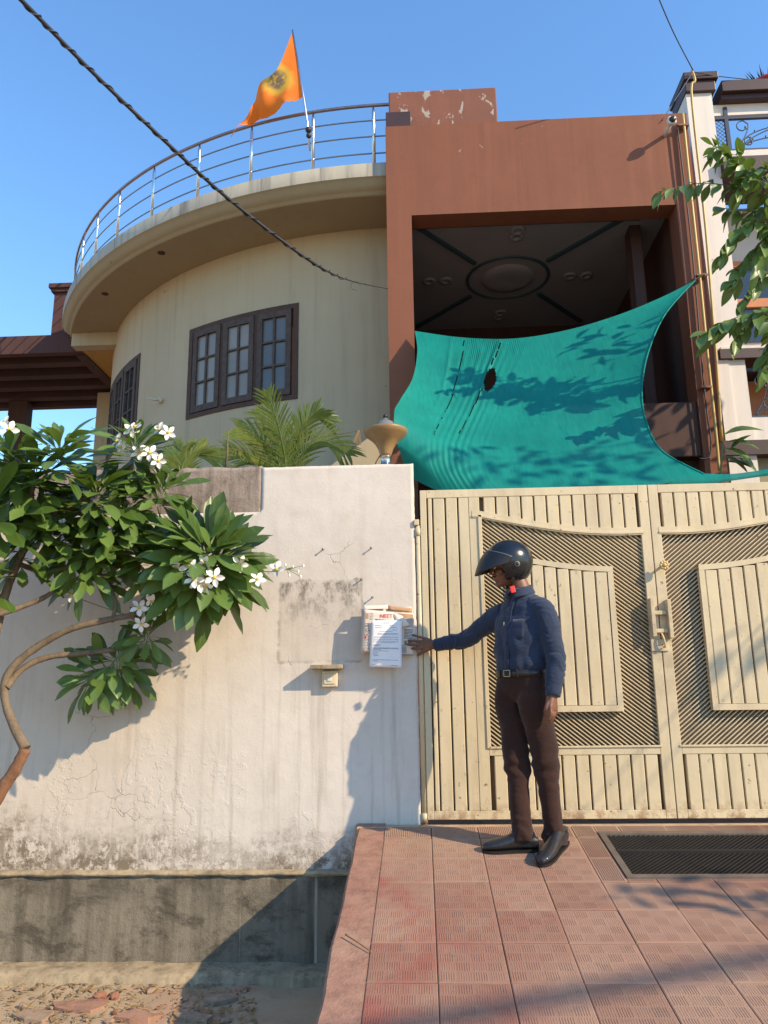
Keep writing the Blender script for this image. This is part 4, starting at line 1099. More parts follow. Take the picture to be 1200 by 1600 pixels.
# ------------------------------------------------------------------ shade net
def edge(px, n): return bez([P(*q) for q in px], n)
NU, NV = 230, 150
topE = edge([(648, 517, 1.90), (720, 527, 1.78), (800, 529, 1.68), (880, 517, 1.66), (960, 494, 1.7), (1030, 466, 1.78), (1086, 438, 1.88)], NU)
botE = edge([(640, 745, .42), (690, 768, .30), (760, 774, .22), (850, 770, .18), (940, 765, .17), (1030, 757, .18), (1100, 741, .22)], NU)
lefE = edge([(648, 517, 1.90), (652, 548, 1.6), (645, 590, 1.25), (625, 625, .72), (616, 645, .40), (620, 690, .34), (640, 745, .42)], NV)
rigE = edge([(1086, 438, 1.88), (1040, 490, 1.55), (1013, 550, 1.25), (1003, 610, .95), (1010, 660, .72), (1035, 705, .48), (1100, 741, .22)], NV)
hole_c = P(766, 593, 1.1)
def nf(i, j):
    u, v = i/NU, j/NV
    p = topE[i]*(1-v)+botE[i]*v+lefE[j]*(1-u)+rigE[j]*u-(topE[0]*(1-u)*(1-v)+topE[NU]*u*(1-v)+botE[0]*(1-u)*v+botE[NU]*u*v)
    sag = .16*sin(pi*u)*sin(pi*v); p = p+Vector((0, sag*.9, -sag*.45))
    w_ = sin(pi*u)*min(1, v*6)*min(1, (1-v)*6)
    fold = .02*nz((u*5+v*1.4, v*1.1, 3))+.0025*nz((u*26-v*2, v*2, 5))
    if .10 < u < .42:      # drawn pleats in the upper left
        fold += (.010*(sin((u-.10)/.32*pi)**2)*sin(u*260+2.0*sin(v*3))*(.4+nz((u*30, 0, 0))))+.03*(math.exp(-((u-.135-.02*v)/.006)**2)+math.exp(-((u-.30+.05*v)/.007)**2))*max(0, 1-v*2.1)
    return p+Vector((0, -1, .6))*fold*w_
vs = [nf(i, j) for j in range(NV+1) for i in range(NU+1)]
mb = MB(); fs = []
import itertools
def hole(p):
    d = p-CAM; q = R.transposed() @ d; u = 600+F*q.x/q.y; v = 800-F*q.z/q.y
    a = radians(15); du, dv = (u-766), (v-593); x = du*cos(a)+dv*sin(a); y = -du*sin(a)+dv*cos(a)
    rr_ = sqrt((x/8.5)**2+(y/19.0)**2)+.12*nz((atan2(y, x)*1.3, 2, 7)); return rr_
for j in range(NV):
    for i in range(NU):
        fs.append((j*(NU+1)+i, j*(NU+1)+i+1, (j+1)*(NU+1)+i+1, (j+1)*(NU+1)+i))
hs = {}
me = bpy.data.meshes.new('shade_net'); me.from_pydata([tuple(v) for v in vs], [], fs); me.update()
bm = bmesh.new(); bm.from_mesh(me)
def run(idx):
    i, j = idx % NU, idx//NU; u, v = i/NU, j/NV
    for u0, b_, vm in ((.178, .02, .62), (.302, -.05, .52)):
        if v < vm and v > .02 and abs(u-u0-b_*v-.0015*sin(v*9)) < .5/NU*1.01 and nz((u0*9, v*34, 1)) > -.12-.2*(1-v): return True
    return False
bm.faces.ensure_lookup_table()
kill = [f for f in bm.faces if hole(f.calc_center_median()) < 1.0 or run(f.index)]; bmesh.ops.delete(bm, geom=kill, context='FACES')
for f in bm.faces: f.smooth = True
bm.to_mesh(me); bm.free()
netg = link('shade_net', me, MAT['net']); tag(netg, 'teal shade net with a torn hole slung from portico to gate top', 'shade net')
# rolled tail of the net running to the right above the gate
tl = edge([(1080, 738, .25), (1130, 741, .2), (1180, 736, .15), (1260, 722, .1)], 20); tlb = edge([(1020, 756, .2), (1100, 756, .17), (1180, 746, .12), (1260, 735, .08)], 20)
mb = MB(); mb.grid(lambda a, b: tl[int(round(a*20))]*(1-b)+tlb[int(round(a*20))]*b+Vector((0, -.02*sin(pi*b), 0)), 20, 5); mb.build('rolled_edge', MAT['net'], netg, fix=False)
mb = MB(); mb.tube(bez([P(1085, 438, 1.88), P(1092, 434, 1.86), P(1100, 428, 1.84), P(1102, 432, 1.85)], 10), .010, 6); mb.build('tie_rope', MAT['dryleaf'], netg)
mb = MB(); mb.tube(rigE, .008, 6); mb.build('hem', MAT['net'], netg)

# ------------------------------------------------------------------ pipes, conduit, CCTV on the right of the portico
def vpipe(name, px, r, mat, lab, cat, y=1.90, n=24):
    o = MB().tube(bez([P(u, v, y) for u, v in px], n), r, 8).build(name, MAT[mat]); tag(o, lab, cat); return o
yp1 = vpipe('gas_pipe', [(1067, 178), (1075, 260), (1090, 400), (1104, 540), (1117, 660), (1124, 735)], .014, 'yellow', 'yellow pipe on the brown portico pillar, running down behind the net', 'pipe')
yp2 = vpipe('gas_pipe', [(1082, 112), (1086, 127), (1080, 138), (1087, 215), (1101, 340), (1112, 470), (1120, 570), (1128, 690)], .013, 'yellow', 'yellow pipe on the edge of the white neighbouring pillar, bent at the top', 'pipe', 1.93)
vpipe('conduit', [(1058, 195), (1066, 260), (1076, 340), (1087, 450), (1096, 560), (1104, 640), (1111, 690), (1107, 715), (1092, 716)], .008, 'wire', 'black cable with a grey sheath running down the brown pillar to the parapet', 'cable')
for u, v in ((1069, 196), (1098, 430), (1104, 605)):
    p = P(u, v, 1.9); mb = MB(); mb.box(p.x-.06, p.x+.045, p.y-.018, YP, p.z-.008, p.z+.008); mb.build('pipe_clamp', MAT['rust'], yp1)
cc = empty('cctv_camera', label='small white dome camera at the top right corner of the brown portico', cat='camera')
c = P(1051, 186, 1.735)
mb = MB(); mb.box(c.x-.043, c.x+.043, 1.735, 1.80, c.z-.04, c.z+.045); mb.build('housing', MAT['whitebox'], cc, bevel=.02)
mb = MB(); mb.lathe([(0, .02), (.022, .016), (.034, 0), (.036, -.005)], (c.x, 1.733, c.z), 20, M=Matrix.Rotation(pi/2, 3, 'X')); mb.build('lens', MAT['blackplastic'], cc)
mb = MB(); mb.tube([(c.x, 1.795, c.z), (c.x-.01, 1.87, c.z-.01), (c.x-.01, YP+.01, c.z-.02)], .022, 8); mb.build('arm', MAT['whitebox'], cc)

# ------------------------------------------------------------------ neighbouring house
YN = 2.35
nb = empty('neighbour_house', label='white neighbouring house with maroon cornices and iron balcony railings', cat='house')
a = P(1072, 150, YN); nx0 = a.x; nx1 = P(1112, 150, YN).x; nzt = P(1090, 146, YN).z
mb = MB(); mb.box(nx0, nx1, YN, YN+.35, -.05, nzt); mb.build('corner_pillar', MAT['white'], nb)
mb = MB(); mb.box(nx0+.01, nx0+.2, YN+.351, YN+1.2, -.05, nzt); mb.build('side_wall', MAT['olive'], nb)
cz0, cz1 = nzt, P(1090, 119, YN).z
mb = MB(); mb.box(nx0-.015, nx1+.04, YN-.04, YN+.40, cz0, cz0+(cz1-cz0)*.6); mb.box(nx0-.03, nx1+.07, YN-.07, YN+.43, cz0+(cz1-cz0)*.6, cz1); mb.build('pillar_cap', MAT['maroon'], nb, bevel=.01)
XB = nx1+6
mb = MB(); z0 = P(1160, 150, YN).z; z1 = P(1160, 126, YN).z
mb.box(nx1+.115, XB, YN-.02, YN+.42, z0+.06, z1); mb.box(nx1+.115, XB, YN+.03, YN+.36, z0, z0+.06); mb.build('cornice', MAT['maroon'], nb, bevel=.006)
mb = MB(); mb.box(nx1, XB, YN+.12, YN+.2, P(1160, 167, YN).z, z0-.001); mb.build('lintel', MAT['white'], nb)
r0, r1 = P(1160, 226, YN).z, P(1160, 170, YN).z
mb = MB(); mb.box(nx1, XB, YN+.05, YN+.25, P(1160, 251, YN).z, r0-.03); mb.build('balcony_wall', MAT['white'], nb)
mb = MB(); mb.box(nx1-.0, XB, YN-.08, YN+.5, P(1160, 276, YN).z, P(1160, 251, YN).z-.001); mb.build('band_course', MAT['maroon'], nb)
mb = MB(); mb.box(nx1, XB, YN+.6, YN+.75, P(1160, 700, YN).z, P(1160, 255, YN).z-.15); mb.build('upper_wall', MAT['neigh'], nb)
def iron_rail(x0, x1, z0, z1, y, name):
    rl = link(name, bpy.data.meshes.new(name), None, nb)
    mb = MB(); mb.box(x0, x1, y-.018, y+.018, z1-.035, z1); mb.box(x0, x1, y-.018, y+.018, z0, z0+.03)
    xs = []; x = x0+.17
    mb.box(x-.02, x+.02, y-.017, y+.017, z0, z1+.12); mb.build('frame', MAT['iron'], rl)
    mb = MB(); s = .048; k = 0
    hgt = z1-z0
    t = -hgt
    while t < .15:
        for sg in (0, 1):
            p0, p1 = [], []
            xa, xb = t, t+hgt
            za, zb = (z0, z1) if sg == 0 else (z1, z0)
            lo, hi = max(xa, 0), min(xb, .15)
            if hi-lo > .01:
                f = lambda xx: za+(zb-za)*(xx-xa)/hgt
                mb.tube([(x0+lo, y, f(lo)), (x0+hi, y, f(hi))], .0035, 4, False)
        t += s
    mb.build('lattice', MAT['iron'], rl)
    bx_ = x0+.24
    while bx_ < x1-.3:
        for sc_, ex, turn in ((.98, .16, -1), (.80, .36, 1), (.50, .52, 1), (.42, .20, -1), (.95, .62, 1)):
            pts = []; zt_ = z0+hgt*sc_*.80; rad = .075*(.7+.4*sc_)
            b0 = Vector((bx_, 0, z0+.02)); e0 = Vector((bx_+ex, 0, zt_)); cn = (b0+e0)/2+Vector((-.09*turn, 0, .07))
            for i in range(14):
                t = i/13; q = b0*(1-t)**2+cn*2*t*(1-t)+e0*t*t; pts.append((q.x, q.z))
            for i in range(1, 18):
                t = i/17; ang = (pi/2+.5 if turn > 0 else pi/2-.5)-turn*t*5.0; r_ = rad*(1-.62*t); cc0 = Vector((e0.x+turn*rad*.75, 0, e0.z-rad*.45)); pts.append((cc0.x+r_*cos(ang), cc0.z+r_*sin(ang)))
            MB().tube([(px_, y, min(pz_, z1-.035)) for px_, pz_ in pts], .0065, 5).build('scroll', MAT['iron'], rl)
            mb = MB(); e = pts[-1]; mb.ball((e[0], y, min(e[1], z1-.05)), (.012, .009, .018), 5); e = pts[9]; mb.ball((e[0]+.012*turn, y, e[1]+.018), (.010, .007, .02), 5); mb.build('leaf_ornament', MAT['iron'], rl)
        bx_ += .72
iron_rail(nx1+.005, nx1+2.2, r0, r1, YN+.12, 'balcony_railing')
# upper window
wz0, wz1 = P(1160, 530, YN+.5).z, P(1160, 405, YN+.5).z; wx0 = P(1116, 470, YN+.55).x
wn = link('window', bpy.data.meshes.new('window'), None, nb)
mb = MB(); e = .07; mb.box(wx0, wx0+e, YN+.54, YN+.599, wz0, wz1-e); mb.box(wx0, wx0+2.2, YN+.54, YN+.598, wz1-e+.001, wz1)
zm = wz0+(wz1-wz0)*.47; mb.box(wx0+e, wx0+2.2, YN+.545, YN+.597, zm-.05, zm+.05); mb.build('frame', MAT['orangewood'], wn)
mb = MB(); mb.box(wx0+e, wx0+2.2, YN+.58, YN+.590, wz0, zm-.05); mb.build('pane', MAT['paneblue'], wn)
mb = MB(); mb.box(wx0+e, wx0+2.2, YN+.58, YN+.590, zm+.05, wz1-e); mb.build('pane', MAT['paneblue'], wn)
z2 = P(1160, 562, YN).z; z3 = P(1160, 543, YN).z; xx0 = P(1122, 552, YN).x
mb = MB(); mb.box(xx0, XB, YN-.05, YN+.6, z2, z3-.03); mb.build('lower_cornice', MAT['maroon'], nb)
mb = MB(); mb.box(xx0+.02, XB, YN-.03, YN+.58, z3-.029, z3); mb.build('ledge', MAT['white'], nb)
a0 = P(1124, 610, YN); a1 = P(1143, 610, YN); z4 = P(1140, 690, YN).z
mb = MB(); mb.box(a0.x, a1.x, YN-.012, YN+.3, z4, z2-.001); mb.build('porch_pillar', MAT['white'], nb)
z5, z6 = P(1170, 650, YN).z, P(1170, 570, YN).z
mb = MB(); mb.box(a1.x, XB, YN+.02, YN+.2, z4, z5-.01); mb.build('balcony_wall', MAT['white'], nb)
iron_rail(a1.x+.005, a1.x+2, z5, z6, YN+.1, 'balcony_railing')
mb = MB(); mb.box(a1.x+.15, a1.x+1.2, YN+.5, YN+.595, z5-.2, z2-.05); mb.build('door', MAT['orangewood'], nb)
mb = MB(); mb.box(a0.x-.1, XB, YN-.04, YN+.6, P(1160, 712, YN).z, z4-.001); mb.build('floor_band', MAT['maroon'], nb)
mb = MB(); mb.box(a0.x-.1, XB, YN+.1, YN+.3, -.05, P(1160, 712, YN).z-.001); mb.build('lower_wall', MAT['olive'], nb)
br = P(1082, 117, 2.3); mb = MB(); mb.tube([br+Vector((-.05, .05, -.1)), br+Vector((0, 0, .06))], .012, 6); mb.tube([br+Vector((.04, .05, -.1)), br+Vector((0, 0, .06))], .012, 6)
tag(mb.build('wire_bracket', MAT['rust']), 'small rusty A shaped wire bracket on the maroon pillar cap', 'bracket')
# pot with spiky plant on the cornice
pt = empty('potted_plant', label='red pot with dark spiky plant on the maroon cornice', cat='potted plant')
pc = P(1197, 121, YN+.4); pc.z = z1
mb = MB(); mb.lathe([(0, 0), (.14, 0), (.20, .09), (.23, .19), (.25, .20), (.25, .23), (.2, .23), (0, .21)], pc, 24); mb.build('pot', MAT['redpot'], pt)
mb = MB()
for i in range(90):
    a = random.uniform(0, 2*pi); el = random.uniform(.05, 1.45); d = Vector((cos(a)*cos(el), sin(a)*cos(el), sin(el))); b = pc+Vector((0, 0, .22))+Vector((cos(a), sin(a), 0))*random.uniform(.03, .22); s = d.cross(Vector((.3, .2, 1))).normalized()*.014; L = random.uniform(.16, .26)
    mb.add([b-s, b+s, b+d*L], [(0, 1, 2)])
mb.build('foliage', MAT['maroon'], pt, fix=False)
# red bundle on the neighbour's ledge
p = P(1165, 541, YN+.2); mb = MB(); 
for k in range(5): mb.ball((p.x-.25+.13*k, YN+.2, z3+.045), (.09, .07, .05), 6)
tag(mb.build('red_cloth', MAT['redpot']), 'red cloth bundle lying on the neighbouring window ledge', 'cloth')

# ------------------------------------------------------------------ leaves
def leaf_mesh(name, L, Wd, fold=.25, droop=.12, n=9, tip=.0, peak=.62, stalk=.08):
    """unit leaf: y along the blade, x across, z up"""
    mb = MB(); vs = []; rows = n
    for i in range(rows+1):
        t = i/rows; s = max(0, (t-stalk)/(1-stalk))
        wdt = Wd*(sin(pi*min(1, s**(math.log(.5)/math.log(peak))))**.8)*(1 if s < 1 else 0)
        if i == rows: wdt = .002
        wdt = max(wdt, .0025)
        z = -droop*t*t*L
        wv = .012*sin(t*14)*L
        for sgn in (-1, -.5, 0, .5, 1): vs.append((sgn*wdt, t*L, z+abs(sgn)*wdt*fold*(1.0 if abs(sgn) < .9 else .85)+(wv*.25 if abs(sgn) == 1 else 0)))
    fs = [(i*5+j, i*5+j+1, i*5+5+j+1, i*5+5+j) for i in range(rows) for j in range(4)]
    mb.add(vs, fs, True); return mb.mesh(name)
def orient(direction, up_hint, roll=0):
    y = Vector(direction).normalized(); z = Vector(up_hint)-y*y.dot(Vector(up_hint))
    if z.length < 1e-3: z = Vector((1, 0, 0))-y*y.x
    z.normalize(); x = y.cross(z); M = Matrix((x, y, z)).transposed()
    return M @ Matrix.Rotation(roll, 3, 'Y')
LV = [leaf_mesh('leaf', .29, .039, .22, d, 8, peak=.72) for d in (.12, .26, .42)]
for m in LV: m.materials.append(MAT['leaf'])
LF = leaf_mesh('petal', .034, .0105, .3, .25, 4, peak=.62, stalk=0)
def put(me, name, loc, M3, sc, parent):
    o = link(name, me, None, parent); M = M3.to_4x4(); M = Matrix.Translation(loc) @ M @ Matrix.Diagonal((sc, sc, sc, 1)); o.matrix_world = M; o.matrix_local = M; return o
# one flower mesh
mb = MB()
for i in range(5):
    a = 2*pi*i/5; d = Vector((cos(a), sin(a), .38)); M3 = orient(d, (0, 0, 1), .35)
    for f in LF.polygons: pass
    n0 = len(mb.v); mb.add([M3 @ v.co for v in LF.vertices], [tuple(f.vertices) for f in LF.polygons], True)
FLW = mb.mesh('flower'); FLW.materials.append(MAT['petal']); FLW.materials.append(MAT['petalc'])
bmf = bmesh.new(); bmf.from_mesh(FLW); r_ = bmesh.ops.create_uvsphere(bmf, u_segments=8, v_segments=5, radius=.0065, matrix=Matrix.Translation((0, 0, .006)))
for v in r_['verts']:
    for f in v.link_faces: f.material_index = 1
bmf.to_mesh(FLW); bmf.free()
tree = empty('frangipani_tree', label='frangipani tree with white flowers growing before the wall at the left', cat='tree')
def limb(px, r, mat='bark', name='branch', n=30):
    pts = bez([P(*q) for q in px], n); k = len(r); rs = []
    for i in range(n+1):
        t = i/n*(k-1); j = min(int(t), k-2); rs.append((r[j]+(r[j+1]-r[j])*(t-j))*(1+.16*nz((i*.7, r[0]*90, 0))+.08*nz((i*2.1, r[0]*70, 4))))
    MB().tube(pts, rs, 10).build(name, MAT[mat], tree); return pts
TY = -.55
limb([(-190, 1560, -.75), (-60, 1340, -.72), (0, 1238, -.70), (22, 1205, -.69), (40, 1170, -.68)], [.06, .048, .036, .032, .029], 'barkred', 'trunk')
limb([(40, 1170, -.68), (22, 1135, -.66), (8, 1095, -.64), (10, 1058, -.62), (42, 1022, -.60), (105, 985, -.57), (170, 968, -.54), (205, 962, -.50)], [.029, .025, .023, .023, .022, .021, .019, .017])
limb([(10, 1075, -.63), (35, 1045, -.56), (75, 1027, -.50), (135, 1020, -.46), (180, 1015, -.44)], [.02, .019, .018, .016, .014])
limb([(205, 962, -.50), (228, 935, -.50), (262, 900, -.50), (300, 880, -.50)], [.021, .019, .016, .014])
limb([(205, 962, -.50), (225, 975, -.45), (238, 985, -.42)], [.016, .014, .012])
limb([(-20, 965, -.8), (35, 948, -.72), (78, 928, -.66), (95, 905, -.64), (120, 870, -.62)], [.016, .016, .015, .014, .012])
limb([(-10, 1000, -.7), (8, 930, -.7), (28, 880, -.7), (60, 820, -.70), (110, 790, -.66), (150, 770, -.62)], [.026, .024, .021, .018, .016, .014])
limb([(28, 880, -.7), (60, 890, -.62), (120, 885, -.5), (175, 882, -.42), (215, 880, -.40), (240, 860, -.42)], [.016, .015, .014, .013, .013, .012])
limb([(110, 790, -.66), (160, 760, -.55), (200, 730, -.52), (212, 705, -.52)], [.015, .014, .013, .012])
limb([(60, 820, -.70), (50, 780, -.76), (55, 745, -.8)], [.015, .014, .012])
limb([(-30, 860, -.95), (-10, 810, -.95), (-5, 780, -.95)], [.015, .014, .012])
limb([(175, 972, -.54), (180, 940, -.52), (165, 905, -.50), (140, 885, -.5)], [.012, .011, .010, .009])
NLEAF = [0]
FOL = MB(); ALL = []
def rosette(u, v, y, n, axis, size=1.0, spread=(25, 115)):
    n = int(n*3.0); size *= 1.06
    c = P(u, v, y); ax = Vector(axis).normalized(); t1 = ax.cross(Vector((.31, .2, .9))).normalized(); t2 = ax.cross(t1)
    for i in range(n):
        q = i*2.39996+random.uniform(-.25, .25); th = radians(spread[0]+(spread[1]-spread[0])*(i+.5)/n+random.uniform(-9, 9))
        d = (t1*cos(q)+t2*sin(q))*sin(th)+ax*cos(th); d.z -= .10
        s = size*random.uniform(.72, 1.08)*(.72 if th < .6 else 1)
        b = c-ax*.17*(i/n)**1.3+d.normalized()*.012
        lm = random.choice(LV); M3 = orient(d, ax*.55+Vector((.15, -.35, .75)), random.uniform(-.5, .5)); ALL.append((d.y+(.0 if 0 <= u <= 600 else 9)+random.uniform(0, .2), lm, b, M3, s))
def cluster(px, y, stem_from=None):
    if stem_from:
        s0 = P(*stem_from)
    for u, v in px:
        yy = y+random.uniform(-.04, .04); p = P(u, v, yy)
        d = Vector((random.uniform(-.7, .7), -1, random.uniform(-.25, .75))); 
        put(FLW, 'flower', p, orient(Vector((0, 0, 1)).cross(d)+Vector((.01, 0, random.uniform(-.3, .3))), d, random.uniform(0, .3)), random.uniform(1.35, 1.7), tree)
        if stem_from:
            m = (s0+p)/2+Vector((0, .02, -.01)); MB().tube(bez([s0, m, p+Vector((0, .012, -.004))], 5), .0025, 5).build('flower_stalk', MAT['stalk'], tree)
rosette(55, 742, -.80, 19, (-.05, -.25, 1), 1.05)
rosette(152, 770, -.66, 22, (.1, -.45, 1), 1.05)
rosette(213, 700, -.52, 20, (.1, -.3, 1), .95)
rosette(322, 868, -.60, 30, (.25, -.8, .65), 1.3, (25, 105))
rosette(-8, 790, -.95, 16, (-.1, -.4, 1), 1.1)
rosette(130, 868, -.62, 16, (.0, -.7, .7), .85)
rosette(238, 860, -.42, 15, (.1, -.2, 1), .95)
rosette(178, 1030, -.36, 13, (-.05, -.55, .3), .85, (50, 135))
rosette(140, 1062, -.38, 10, (-.3, -.5, -.3), .85, (30, 100))
rosette(232, 992, -.40, 9, (.3, -.55, .2), .7, (40, 125))
rosette(95, 700, -.9, 14, (.1, -.3, 1), .95, (25, 95))
rosette(20, 850, -.75, 9, (-.2, -.5, .8), .9)
rosette(-60, 880, -.9, 12, (-.3, -.3, 1), 1)
rosette(100, 820, -.5, 14, (-.1, -.6, .5), 1, (40, 120))
rosette(200, 790, -.5, 14, (.3, -.4, .6), .95, (40, 120))
rosette(60, 805, -.72, 14, (-.1, -.6, .7), .95, (30, 120))
rosette(175, 838, -.58, 14, (.1, -.8, .4), .9, (30, 120))
rosette(255, 765, -.50, 12, (.4, -.4, .7), .9)
rosette(15, 715, -.85, 13, (-.2, -.35, 1), 1.0)
rosette(338, 878, -.58, 16, (.35, -1, .15), 1.15, (30, 115))
rosette(285, 862, -.56, 12, (-.35, -.8, .5), 1.1, (35, 110))
ALL.sort(key=lambda q_: q_[0])
for q_ in ALL[:298]: put(q_[1], 'leaf', q_[2], q_[3], q_[4], tree)
for _, lm, b, M3, s_ in ALL[298:]: FOL.add([b+M3 @ (v_.co*s_) for v_ in lm.vertices], [tuple(f_.vertices) for f_ in lm.polygons], True)
stuff(FOL.build('foliage', MAT['leaf'], tree, fix=False))
cluster([(277, 888), (298, 886), (320, 879), (303, 905), (335, 902), (323, 915), (311, 911), (280, 897), (374, 881), (402, 906)], -.80, (322, 868, -.58))
cluster([(184, 690), (205, 672), (250, 672), (262, 676), (218, 708), (234, 708), (247, 720), (190, 700), (212, 668)], -.68, (213, 700, -.55))
cluster([(217, 950), (220, 975), (238, 940), (240, 958), (112, 930)], -.58, (225, 968, -.5))
cluster([(8, 663), (14, 672)], -.9, (-6, 705, -.9))
cluster([(432, 890)], -.50, (410, 892, -.5))
for u_, v_ in ((446, 883), (458, 886), (466, 893), (474, 884), (470, 901), (452, 899)):
    mb = MB(); p_ = P(u_, v_, -.48); mb.ball(p_, (.006, .006, .011), 6); mb.build('bud', MAT['petal'], tree); MB().tube([P(448, 889, -.485), p_], .002, 5).build('flower_stalk', MAT['stalk'], tree)
MB().tube(bez([P(322, 868, -.55), P(370, 880, -.52), P(412, 893, -.5), P(460, 888, -.48)], 10), .003, 5).build('flower_stalk', MAT['stalk'], tree)

# ------------------------------------------------------------------ palm behind the wall
pl = empty('palm', label='small areca palm rising behind the cream wall top under the window', cat='palm')
def frond(base, pts_px, y0, y1, n=30, Ll=.19, w=.010, droop=.25):
    k = len(pts_px); pts = bez([base]+[P(u, v, y0+(y1-y0)*(i+1)/k) for i, (u, v) in enumerate(pts_px)], 36)
    mb = MB(); mb.tube(pts, [.009-.0065*i/36 for i in range(37)], 6)
    for i in range(10, 36):
        p = pts[i]; t = (pts[min(i+1, 36)]-pts[i-1]).normalized(); sd_ = t.cross(Vector((0, -1, .3))).normalized(); s = (i-8)/28; L = Ll*(.55+.9*sin(pi*min(1, s*.8+.15)))*(.5 if i > 33 else 1)
        for sg in (-1, 1):
            d = (t*.85+sd_*sg*(.75-.3*s)+Vector((random.uniform(-.1, .1), random.uniform(-.15, .15), .12))).normalized(); q = []
            e = d.cross(Vector((0, 1, .2))).normalized()
            for j in range(5):
                f = j/4; c = p+d*L*f+Vector((0, 0, -droop*L*f*f)); ww = w*(1-f)**.6*(.6+f) if j < 4 else .001; q += [c-e*ww, c+e*ww]
            mb.add(q, [(2*j, 2*j+1, 2*j+3, 2*j+2) for j in range(4)], True)
    return mb.build('frond', MAT['palm'], pl, fix=False)
pb = P(452, 860, .9)
for px, y0, y1 in (([(448, 740), (436, 670), (418, 612)], .85, .6), ([(458, 730), (472, 670), (498, 640)], .9, .8), ([(440, 740), (415, 690), (372, 668)], .9, .7), ([(465, 730), (500, 690), (548, 712)], .9, .7), ([(432, 745), (400, 715), (352, 700)], .95, .9), ([(455, 735), (480, 655), (515, 660)], 1.0, 1.2), ([(440, 735), (440, 690), (400, 640)], 1.0, 1.1)):
    frond(pb, px, y0, y1)
MB().tube([P(452, 1050, .95), P(452, 860, .9)], [.05, .03], 10).build('stem', MAT['bark'], pl)
pl2 = empty('palm', label='low palm fronds just above the bare cement band beside the frangipani', cat='palm')
pl_save = pl; pl = pl2; pb2 = P(285, 800, .5)
for px in ([(288, 745), (300, 712), (350, 716)], [(284, 745), (290, 718), (318, 698)], [(284, 750), (278, 720), (285, 700)]):
    frond(pb2, px, .5, .5, Ll=.16)
pl = pl_save
mb = MB(); a, b = P(353, 735, .3), P(356, 668, .3); mb.tube([a, (a+b)/2+Vector((.004, 0, 0)), b], [.012, .008, .001], 6)
tag(mb.build('dry_spathe', MAT['bark']), 'thin dry brown spike standing above the wall top beside the palm', 'dry leaf')
mb = MB(); p = P(561, 672, .3)
for k in range(4):
    d = Vector((random.uniform(-.4, .4), random.uniform(-.3, .3), -1)).normalized(); s = Vector((1, 0, .2)).normalized()*.008; mb.add([p-s, p+s, p+d*.11+s*.3, p+d*.11-s], [(0, 1, 2, 3)])
tag(mb.build('dry_leaf', MAT['dryleaf'], fix=False), 'shrivelled brown leaf hanging on the string near the lamp', 'dry leaf')

# ------------------------------------------------------------------ tree on the right
rt = empty('leafy_tree', label='leafy tree whose drooping twigs hang in at the right edge', cat='tree')
LR = [leaf_mesh('leaf', .155, .034, .35, d, 7, peak=.5) for d in (.15, .4)]
for m in LR: m.materials.append(MAT['leafr'])
def twig(px, r=.006, n=14, leaves=16, size=1.0, curl=0):
    leaves = int(leaves*1.9); size *= 1.12
    pts = bez([P(*q) for q in px], n); MB().tube(pts, [r*(1-.7*i/n) for i in range(n+1)], 6).build('twig', MAT['bark'], rt)
    for i in range(leaves):
        t = (i+.6)/leaves*n; j = min(int(t), n-1); f = t-j; p = pts[j]*(1-f)+pts[j+1]*f; tg = (pts[j+1]-pts[j]).normalized()
        sd_ = tg.cross(Vector((0, 0, 1))); sd_ = sd_.normalized() if sd_.length > .05 else Vector((1, 0, 0))
        q = i*2.4; d = tg*.45+sd_*cos(q)*.7+Vector((0, 0, sin(q)*.45-.42))+Vector((random.uniform(-.25, .25), random.uniform(-.25, .25), random.uniform(-.2, .2)))
        put(random.choice(LR), 'leaf', p, orient(d, (.3, -.5, 1), random.uniform(-.6, .6)), size*random.uniform(.65, 1.1), rt)
RY = .30
twig([(1240, 335, RY), (1170, 300, RY), (1100, 286, RY), (1028, 300, RY-.05)], leaves=20, size=.85)
twig([(1235, 320, RY), (1180, 270, RY), (1135, 245, RY), (1112, 226, RY)], leaves=18)
twig([(1240, 300, RY), (1190, 262, RY-.1), (1150, 300, RY-.1)], leaves=12)
twig([(1240, 380, RY), (1190, 345, RY), (1150, 360, RY), (1128, 400, RY)], leaves=18)
twig([(1240, 390, RY+.1), (1185, 385, RY+.1), (1160, 415, RY+.1), (1140, 445, RY+.1)], leaves=16)
twig([(1240, 350, RY+.1), (1205, 330, RY+.1), (1170, 330, RY+.1), (1130, 325, RY+.1)], leaves=14)
twig([(1240, 430, RY+.2), (1200, 425, RY+.2), (1175, 450, RY+.2), (1160, 470, RY+.2)], leaves=12)
twig([(1240, 520, RY-.1), (1190, 490, RY-.1), (1140, 500, RY-.1), (1103, 520, RY-.1)], leaves=18, size=1.15)
twig([(1240, 500, RY), (1205, 480, RY), (1175, 490, RY), (1150, 530, RY)], leaves=14)
twig([(1240, 560, RY), (1210, 545, RY), (1200, 560, RY), (1192, 580, RY)], leaves=7)
twig([(1240, 360, RY-.1), (1200, 300, RY-.1), (1170, 270, RY-.1), (1150, 240, RY-.1)], leaves=14)
twig([(1240, 370, RY), (1210, 360, RY), (1190, 385, RY), (1180, 420, RY)], leaves=12)
twig([(1240, 540, RY+.1), (1215, 520, RY+.1), (1205, 530, RY+.1), (1200, 550, RY+.1)], leaves=7)
